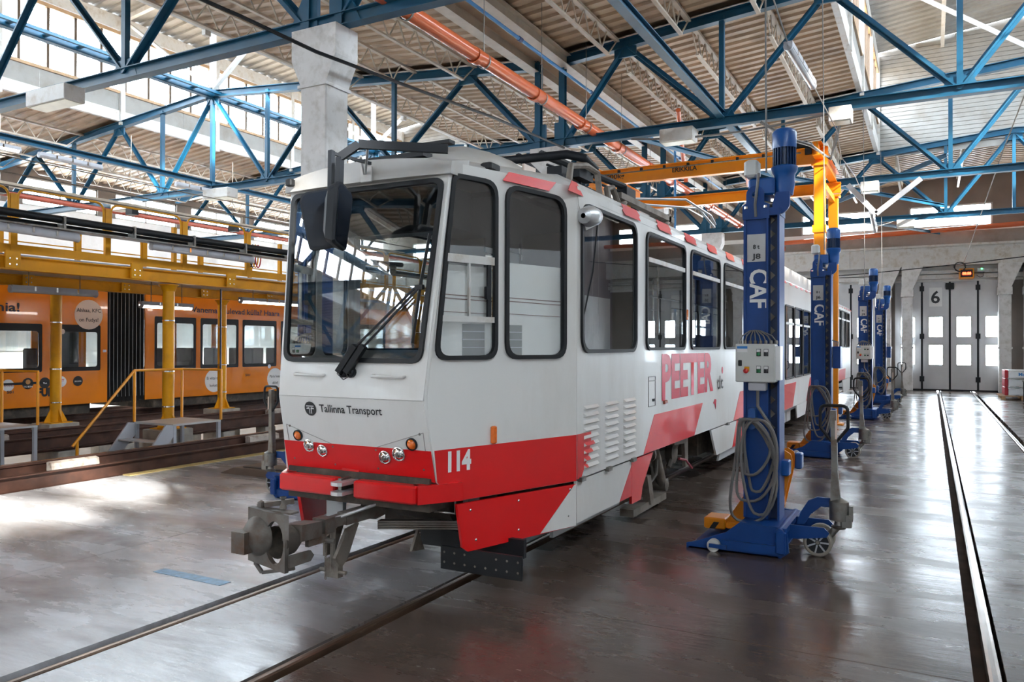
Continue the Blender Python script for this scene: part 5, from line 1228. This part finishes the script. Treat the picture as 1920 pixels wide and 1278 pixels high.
# ================================================================ GALLERY, PIT TRACKS AND ORANGE TRAM
XN, XF = -11.3, -14.1
gl = thing('gallery', 'yellow steel maintenance gallery with beams and railings over the pit tracks', 'gallery', (XN, 9, -1))
for x, sgn in ((XN+.12, 1), (XF, 1)):
    MB().chan2((x, Y0+1, 2.83), (x, 31, 2.83), .16, .19).build('edge_beam', yellow, gl)
    MB().box((x-.02, Y0+1, 2.97), (x+.02, 31, 3.09)).build('kick_plate', yellow, gl)
    y = 5.05-3.8*3
    while y < 31:
        for q in (-.75, 1.15):
            jb = MB().box((x+.06, y+q-.10, 2.75), (x+.095, y+q+.10, 2.99)).build('joint_plate', yellow, gl)
            if -1 < y < 14:
                for a in (-.045, .045):
                    for b in (2.80, 2.88): MB().lathe((x+.095, y+q+a, b), (1, 0, 0), [(0, .013), (.008, .012), (.01, 0)], 8).build('bolt', chrome, jb)
        y += 3.8
MB().box((XF, Y0+1, 2.93), (XN+.12, 31, 2.955)).build('walkway_grating', lamp_grey, gl)
for x, y, row, lb in ((XN, 8.85, 'near', 'yellow round column behind the small steps, front row under the gallery'), (XF, 8.65, 'far', 'yellow round column at the left, back row under the gallery'),
                      (XF, 12.45, 'far', 'yellow round column near the tram windscreen, back row under the gallery'), (XN, 12.65, 'near', 'yellow round column hidden behind the white tram, front row'),
                      (XF, 16.25, 'far', 'yellow round column hidden behind the white tram, back row'), (XF, 4.85, 'far', 'yellow round column just off the left picture edge, back row'),
                      (XN, 5.05, 'near', 'yellow round column just off the left picture edge, front row'), (XN, 20.3, 'near', 'farthest hidden yellow column of the front row'), (XF, 20.05, 'far', 'farthest hidden yellow column of the back row')):
    t = thing('gallery_column', lb, 'column', (x, y, -1), 'yellow columns under the gallery')
    zp = .0 if row == 'near' else .28
    if row == 'near': zp = .30
    MB().bevbox((x-.28, y-.28, -1), (x+.28, y+.28, zp), .01).build('plinth', concrete, t)
    MB().cyl((x, y, zp), (x, y, 2.72), .095, 20).build('shaft', yellow, t)
    MB().box((x-.2, y-.2, zp), (x+.2, y+.2, zp+.015)).build('base_plate', yellow, t)
    for a in ((1, 0), (-1, 0), (0, 1), (0, -1)):
        v = []
        for q, z in ((.09, zp+.26), (.09, zp+.015), (.22, zp+.015)):
            for e in (-.006, .006): v.append((x+a[0]*q-a[1]*e, y+a[1]*q+a[0]*e, z))
        MB().add(v, [(0, 2, 4), (1, 5, 3), (0, 1, 3, 2), (2, 3, 5, 4), (0, 4, 5, 1)]).build('base_gusset', yellow, t)
    MB().lathe((x, y, 2.6), (0, 0, 1), [(0, .097), (.08, .13), (.1, .16), (.115, .16), (.12, 0)], 16).build('head', yellow, t)
    for z in (zp+.36, 1.25, 2.1): MB().lathe((x, y, z), (0, 0, 1), [(0, .097), (0, .101), (.02, .101), (.02, .097)], 16).build('strap', chrome, t)
    if row == 'far': pass
# railings
for x, z0 in ((XN+.12, 3.09), (XF, 3.09)):
    y = 6.25-1.4*5; k = 0
    while y < 24:
        MB().bar((x, y, z0-.1), (x, y, z0+.70), .09, .05).build('rail_post', yellow, gl)
        pts = []
        for a, b in poly_round([(y+.06, z0+.3), (y+.06, z0+.78), (y+1.34, z0+.78), (y+1.34, z0+.3)], [.01, .14, .14, .01], 4): pts.append((x, a, b))
        MB().tube(pts, .017, 7).build('rail_hoop', yellow, gl)
        MB().tube([(x, y+.05, z0+.42), (x, y+1.35, z0+.42)], .012, 6).build('knee_rail', yellow, gl)
        y += 1.4
for i, y in enumerate((7.0, 9.9, 12.6)):
    MB().bar((XN-1.2, y, 2.95), (XN-1.2, y, 3.9), .07, .07).build('inner_post', yellow, gl)
    MB().tube([(XN-1.2-.12, y-.02, 3.66), (XN-1.2, y-.02, 3.62), (XN-1.2+.12, y-.02, 3.66)], .015, 6).build('hook', rubber, gl)
# black ducts above
t = thing('cable_duct', 'thick black cable duct running along the front of the yellow gallery', 'duct', (-10.8, 8, 3.4))
MB().tube([(-10.8, Y0, 3.47), (-10.8, 5, 3.47), (-10.8, 9, 3.45), (-10.82, 12, 3.47), (-10.9, 13.5, 3.52), (-11, 15, 3.6)], .055, 10).build('duct', rubber, t)
MB().tube([(-10.95, Y0, 3.40), (-10.95, 9, 3.38), (-10.95, 16, 3.4)], .04, 10).build('duct', blk_metal, t)
MB().box((-10.86, Y0, 3.30), (-10.62, 16, 3.32)).build('cable_tray', steel, t)
yy = 1.2
while yy < 15: MB().cbox((-10.8, yy, 3.42), (.16, .03, .18)).build('duct_clip', steel, t); yy += 1.1
for i, (x, z) in enumerate(((-12.2, 4.3), (-12.9, 4.25), (-14.6, 5.1))):
    tag(MB().tube([(x, Y0, z), (x, 9, z-.02), (x, 18, z)], .012, 5).build('contact_wire', under_light), ['upper overhead wire above the gallery', 'lower overhead wire above the gallery', 'overhead wire between gallery and left clerestory'][i], 'wire', 'overhead wires')
t = thing('busbar_trunking', 'pale trunking with small black feed boxes hung over the left bay', 'trunking', (-17.5, 12, 5.2))
MB().bar((-17.5, 4, 5.15), (-17.5, 24, 5.15), .08, .10).build('trunk', cream_steel, t)
for y in (9.5, 12.6, 15.8, 19.0):
    MB().cbox((-17.45, y, 5.0), (.25, .18, .16)).build('feed_box', rubber, t); MB().cyl((-17.5, y, 5.2), (-17.5, y, 6.9), .008, 5).build('hanger_rod', steel, t)
# cable coil on the gallery
t = thing('hose_bundle', 'black, red and yellow hoses hanging on a hook at the gallery railing', 'hose', (XN-.4, 12.6, 3.6))
for i, mm in enumerate((rubber, rubber, yellow, mat('hose_red', (.45, .03, .03), .5))):
    MB().tube([(XN-.45+.02*i, 11.05+.07*cos(2*pi*k/16)+.05*i, 3.45+.22*sin(2*pi*k/16)) for k in range(16)], .013, 6, True).build('hose', mm, t)
# platform steps
def steps(X, Y, lb, z0=-1.0):
    t = thing('platform_steps', lb, 'steps', (X, Y, z0), 'small steel platform steps')
    zt = .50
    MB().box((X-.45, Y, zt-.03), (X+.45, Y+.9, zt)).build('platform', alu, t)
    for a, b in ((X-.43, Y+.03), (X+.43, Y+.03), (X-.43, Y+.87), (X+.43, Y+.87)): MB().box((a-.025, b-.025, z0), (a+.025, b+.025, zt-.03)).build('leg', lamp_grey, t)
    for a in (X-.45, X+.42): MB().prism([(Y+.05, zt-.02), (Y+.05, zt-.14), (Y-1.2, z0), (Y-1.32, z0), (Y-.12, zt)], 0, a, a+.03).build('stringer', lamp_grey, t)
    for i in range(1, 6):
        z = zt-.24*i; yy = Y-.21*i
        MB().box((X-.42, yy-.09, z-.02), (X+.42, yy+.10, z)).build('tread', alu, t)
    hr = mat('handrail_orange', (.78, .30, .01), .35)
    a = X-.45
    MB().tube([(a, Y+.9, zt+.80), (a, Y, zt+.80), (a, Y-1.0, zt-.28)], .022, 8).build('handrail', hr, t)
    MB().tube([(a, Y+.9, zt+.80), (X+.45, Y+.9, zt+.80), (X+.45, Y+.9, zt)], .022, 8).build('handrail', hr, t)
    for q in ((a, Y), (a, Y+.88)): MB().cyl((q[0], q[1], zt), (q[0], q[1], zt+.8), .022, 8).build('handrail_post', hr, t)
    MB().cyl((a, Y-.93, -.9), (a, Y-.93, zt-.22), .022, 8).build('handrail_post', hr, t)
steps(-10.55, 8.0, 'small steel steps with orange handrail beside the front pit rail')
steps(-12.22, 6.05, 'small steel steps with yellow handrail at the left picture edge')
# pit rails on beams and piers
def pit_rail(xr_, lb, z=.28, front=True, face=.22):
    t = thing('pit_rail', lb, 'rail', (xr_, 8, -1), 'rails on brown beams along the pits')
    s = 1
    MB().prism([(xr_-.055, z-.17), (xr_+.055, z-.17), (xr_+.055, z-.155), (xr_+.01, z-.14), (xr_+.01, z-.045), (xr_+.036, z-.03), (xr_+.036, z-.006), (xr_+.028, z), (xr_-.028, z), (xr_-.036, z-.006), (xr_-.036, z-.03), (xr_-.01, z-.045), (xr_-.01, z-.14), (xr_-.055, z-.155)], 1, Y0, 32).build('rail', brown_rail, t)
    MB().box((xr_-.028, Y0, z), (xr_+.028, 32, z+.003)).build('rail_head', rail_shine if front else brown_rail, t)
    xa = xr_+.22
    MB().prism([(xa, z-.10-face), (xa+.08, z-.10-face), (xa+.08, z-.085-face), (xa+.015, z-.08-face), (xa+.015, z-.12), (xa+.08, z-.115), (xa+.08, z-.10), (xa, z-.10)], 1, Y0, 32).build('channel_beam', brown_rail, t)
    MB().box((xr_-.12, Y0, z-.36), (xa, 32, z-.17)).build('support_beam', brown_rail, t)
    return t
pit_rail(-9.62, 'front pit rail with a brown channel beam along the sunlit floor edge', face=.20)
pit_rail(-13.0, 'second pit rail behind the steps, on concrete piers', .30, False)
pit_rail(-15.55, 'third pit rail, under the near side of the orange tram', .28, False)
pit_rail(-16.62, 'far pit rail under the orange tram, hidden', .28, False)
ORD = ['first', 'second', 'third', 'fourth', 'fifth', 'sixth', 'seventh', 'eighth', 'ninth', 'tenth']
for xr_, nm in ((-13.0, 'second'), (-15.55, 'third')):
    for i in range(9):
        y = 5.6+(0 if nm == 'second' else 1.3)+1.15*i
        tag(MB().bevbox((xr_-.1, y, -1.0), (xr_+.2, y+.3, -.08), .01).build('concrete_pier', concrete), '%s concrete pier from the left picture edge carrying the %s pit rail' % (ORD[i], nm), 'pier', 'concrete piers under the %s pit rail' % nm)
MB().box((-9.42, Y0, -1.05), (-9.3, Y1-3, -.02)).build('trim_4', concrete)['kind'] = 'structure'
for i, (x, y, z, lb) in enumerate(((-9.50, 5.75, .16, 'white-painted wooden wedge lying in the front pit rail, left'), (-9.50, 8.9, .16, 'white-painted wooden wedge lying in the front pit rail beside the tram'), (-12.86, 6.5, .18, 'white-painted wooden wedge in the second pit rail at the left'), (-12.86, 12.6, .18, 'white-painted wooden wedge in the second pit rail, right'))):
    tag(MB().prism([(x-.05, z), (x+.06, z), (x+.05, z+.09), (x-.02, z+.11), (x-.05, z+.10)], 1, y, y+.62).build('wheel_chock', mat('chipped_white_wood', (.50, .45, .40), .6, dirt=(.2, .12, .08), dscale=9)), lb, 'chock', 'white wheel chocks')
t = thing('hazard_board', 'yellow and black striped board lying between front rail and beam', 'board', (-9.5, 4.9, .12))
for i in range(6): MB().box((-9.56, 4.75+.09*i, .12), (-9.43, 4.84+.09*i, .14)).build('stripe', yellow if i % 2 == 0 else rubber, t)
tag(MB().box((-9.30, 6.6, 0), (-9.16, 14, .012)).build('floor_strip', mat('yellow_floor_strip', (.62, .47, .20), .6)), 'pale yellow strip along the floor edge beside the front pit beam', 'strip')
t = thing('fork_plate', 'flat brown steel ramp lying on the floor behind the coupler', 'ramp', (-7.5, 7.3, 0))
MB().prism([(-8.35, .0), (-7.08, .0), (-7.08, .09), (-8.1, .09)], 1, 7.35, 7.8).build('ramp_body', mat('brown_ramp', (.13, .085, .06), .6), t)
MB().box((-8.0, 7.42, .09), (-7.1, 7.5, .10)).build('ramp_edge', rubber, t)
tag(MB().box((-5.14, 3.90, .001), (-4.43, 4.0, .003)).build('floor_mark', mat('pale_blue_mark', (.20, .36, .52), .5, var=.3, scale=20)), 'short pale blue painted mark on the floor left of the rails', 'marking')
# orange tram ------------------------------------------------------
OX = -15.0
ot = thing('orange_tram', 'orange advertising tram numbered 501 on the pit track under the gallery', 'tram', (OX-1.2, 10, .28))
FO = frame_of((OX, 0, 0), (0, 1, 0), (0, 0, 1))
segs = [(-2.0, 10.27, [(-.8, .9), (1.1, 2.8), (3.0, 4.9), (5.1, 6.9), (7.05, 8.93), (9.08, 10.12)], 1.18, 2.10), (11.15, 21.0, [(11.38, 12.48), (12.60, 13.74), (13.86, 15.0), (15.15, 17.4), (17.6, 19.6)], 1.16, 2.33)]
for a, b, ws_, z0, z1 in segs:
    for X_ in (OX, OX-2.4):
        Mx = frame_of((X_, 0, 0), (0, 1, 0), (0, 0, 1)); near = X_ == OX
        panel('side_panel', [(a, .52), (b, .52), (b, 3.3), (a, 3.3)], [rr(p, z0, q, z1, .03, 2) for p, q in ws_], .03, Mx, tram_orange, ot)
        for p, q in ws_:
            w = panel('pane', rr(p-.01, z0-.01, q+.01, z1+.01, .03, 2), [], .006, Mx, GLO, ot, off=.0)
            if near: ringpanel('window_band', rr(p, z0, q, z1, .03, 2), rr(p+.07, z0+.08, q-.07, z1-.14, .05, 4), .004, Mx, rubber, w, off=.008)
    MB().box((OX-2.38, a, .62), (OX-.02, b, .68)).build('floor_panel', int_grey, ot)
    MB().box((OX-2.38, a, 3.25), (OX-.02, b, 3.3)).build('roof', white_roof, ot)
    MB().box((OX-2.3, a+.3, .32), (OX-.1, b-.3, .52)).build('underframe', under, ot)
    y = a+1
    while y < b-1: 
        seat(OX-.5, y, .68, 1, ot); seat(OX-1.9, y, .68, 1, ot); y += .85
n = 10; st = .88/n; edge = mat('bellows_edge_grey', (.16, .17, .165), .35)
for X_, s_ in ((OX, 1), (OX-2.4, -1)):
    m = MB(); e = MB()
    for i in range(n):
        y_ = 10.27+st*i; pk = X_+s_*.02; vl = X_-s_*.09
        m.add([(vl, y_, .55), (pk, y_+st/2, .5), (vl, y_+st, .55), (vl, y_, 3.1), (pk, y_+st/2, 3.15), (vl, y_+st, 3.1)], [(0, 1, 4, 3), (1, 2, 5, 4)])
        e.tube([(pk+s_*.004, y_+st/2, 3.0), (pk+s_*.004, y_+st/2, 1.0), (pk-s_*.005, y_+st*.7, .62)], .006, 5)
    m.build('bellows', mat('bellows_grey', (.03, .03, .032), .4), ot); e.build('bellows_edge', edge, ot, kind='stuff')
MB().box((OX-2.25, 10.27, .5), (OX-.15, 11.15, .6)).build('gangway_floor', rubber, ot)
# dark gap around the wheel cover, logos, stickers
for pts in ([(4, .98), (9.27, 1.0), (9.27, .52), (9.22, .52), (9.22, .955), (4, .935)],): panel('panel_gap', pts, [], .004, FO, rubber, ot, off=.018)
def disc(y, z, r, m, s=None, h=.06, mt=None, lb=None, w=None, z2=None, s2=None):
    d = panel('sticker', circ(y, z, r, 28), [], .003, FO, m, ot, off=.018, label=lb)
    if s: text(s, h, FO @ Matrix.Translation((y, z+(z2 or -.02), 0)), mt or black_ink, d, 'sticker_lettering', align='CENTER', w=w, off=.022, bold=.01)
    if s2: text(s2, h, FO @ Matrix.Translation((y, z-.14, 0)), mt or black_ink, d, 'sticker_lettering', align='CENTER', off=.022, bold=.01)
    return d
disc(9.86, 2.31, .30, label_pink, 'Ahhaa, KFC', .075, lb='large pinkish round sticker reading Ahhaa, KFC on Fudys', z2=.05, s2='on Fudys!')
disc(9.32, 1.96, .05, label_pink)
disc(13.0, .86, .27, sign_white, 'Ei viitsi täna', .065, lb='white round sticker reading Ei viitsi täna kokata', z2=.03, s2='kokata.')
disc(13.25, 1.17, .055, sign_white)
disc(14.95, .84, .27, sign_white, 'Päris head', .065, lb='white round sticker reading Päris head diilid', z2=.03, s2='diilid!')
disc(14.75, 1.16, .05, sign_white)
disc(8.30, 1.05-.1, .11, sign_white, 'VAPIANO', .035, mat('maroon_ink', (.2, .02, .03), .4), lb='white round sticker reading VAPIANO')
dd = disc(8.66, .97, .105, black_ink, 'TAI BOH', .03, white_ink, lb='black round sticker with a small tan emblem', z2=-.075)
panel('sticker_emblem', circ(8.66, 1.0, .045, 14), [], .002, FO, mat('tan_ink', (.5, .25, .08), .4), dd, off=.023)
disc(8.98, .97, .105, black_ink, 'Thai', .03, white_ink, lb='black round sticker with an orange spot')
dd = disc(9.30, .98, .105, sign_white, lb='white round sticker with red block letters')
text('HEY', .05, FO @ Matrix.Translation((9.30, .985, 0)), red_letter, dd, 'sticker_lettering', align='CENTER', w=.12, bold=.03, off=.022)
disc(9.64, .98, .10, black_ink, 'BRUUDER', .03, white_ink, lb='black round sticker reading BRUUDER', w=.14)
text('501', .05, FO @ Matrix.Translation((8.28, .80, 0)), black_ink, ot, 'number_lettering', bold=.02, off=.02, w=.12)
text('501', .06, FO @ Matrix.Translation((13.95, .93, 0)), black_ink, ot, 'number_lettering', bold=.02, off=.02, w=.16)
text('FUDY', .15, FO @ Matrix.Translation((8.83, .72, 0)), black_ink, ot, 'maker_lettering', bold=.06, off=.02, w=.48)
text('Vanemad tulevad külla? Haara', .13, FO @ Matrix.Translation((12.35, 2.46, 0)), black_ink, ot, 'slogan_lettering', bold=.015, off=.02, w=2.75)
text('Estonia!', .16, FO @ Matrix.Translation((7.55, 2.32, 0)), black_ink, ot, 'slogan_lettering', bold=.02, off=.02, w=.95)
MB().bevbox((OX+.01, 10.17, 1.55), (OX+.03, 10.24, 1.60), .004).build('door_button', sign_white, ot)
# white strip light glimpses in the pits
for x, y, lb in ((-16.0, 9.2, 'short lit strip lamp in the pit behind the left yellow column'), (-16.0, 12.0, 'short lit strip lamp in the pit behind the middle column'), (-16.0, 15.0, 'short lit strip lamp in the pit near the tram windscreen')):
    t = thing('strip_lamp', lb, 'lamp', (x, y, -1), 'lit strip lamps in the pits')
    MB().box((x-.04, y, .16), (x+.04, y+.7, .2)).build('tube', MATS['lit_tube_cover'], t)
    MB().box((x-.02, y+.33, -1.0), (x+.02, y+.37, .16)).build('stand', lamp_grey, t)
# drop pipe beside back column
tag(MB().tube([(XF+.35, 12.1, 2.94), (XF+.35, 12.1, .55)], .02, 8).build('drain_pipe', mat('navy_pipe', (.01, .02, .06), .4)), 'thin dark pipe hanging beside the back gallery column', 'pipe')
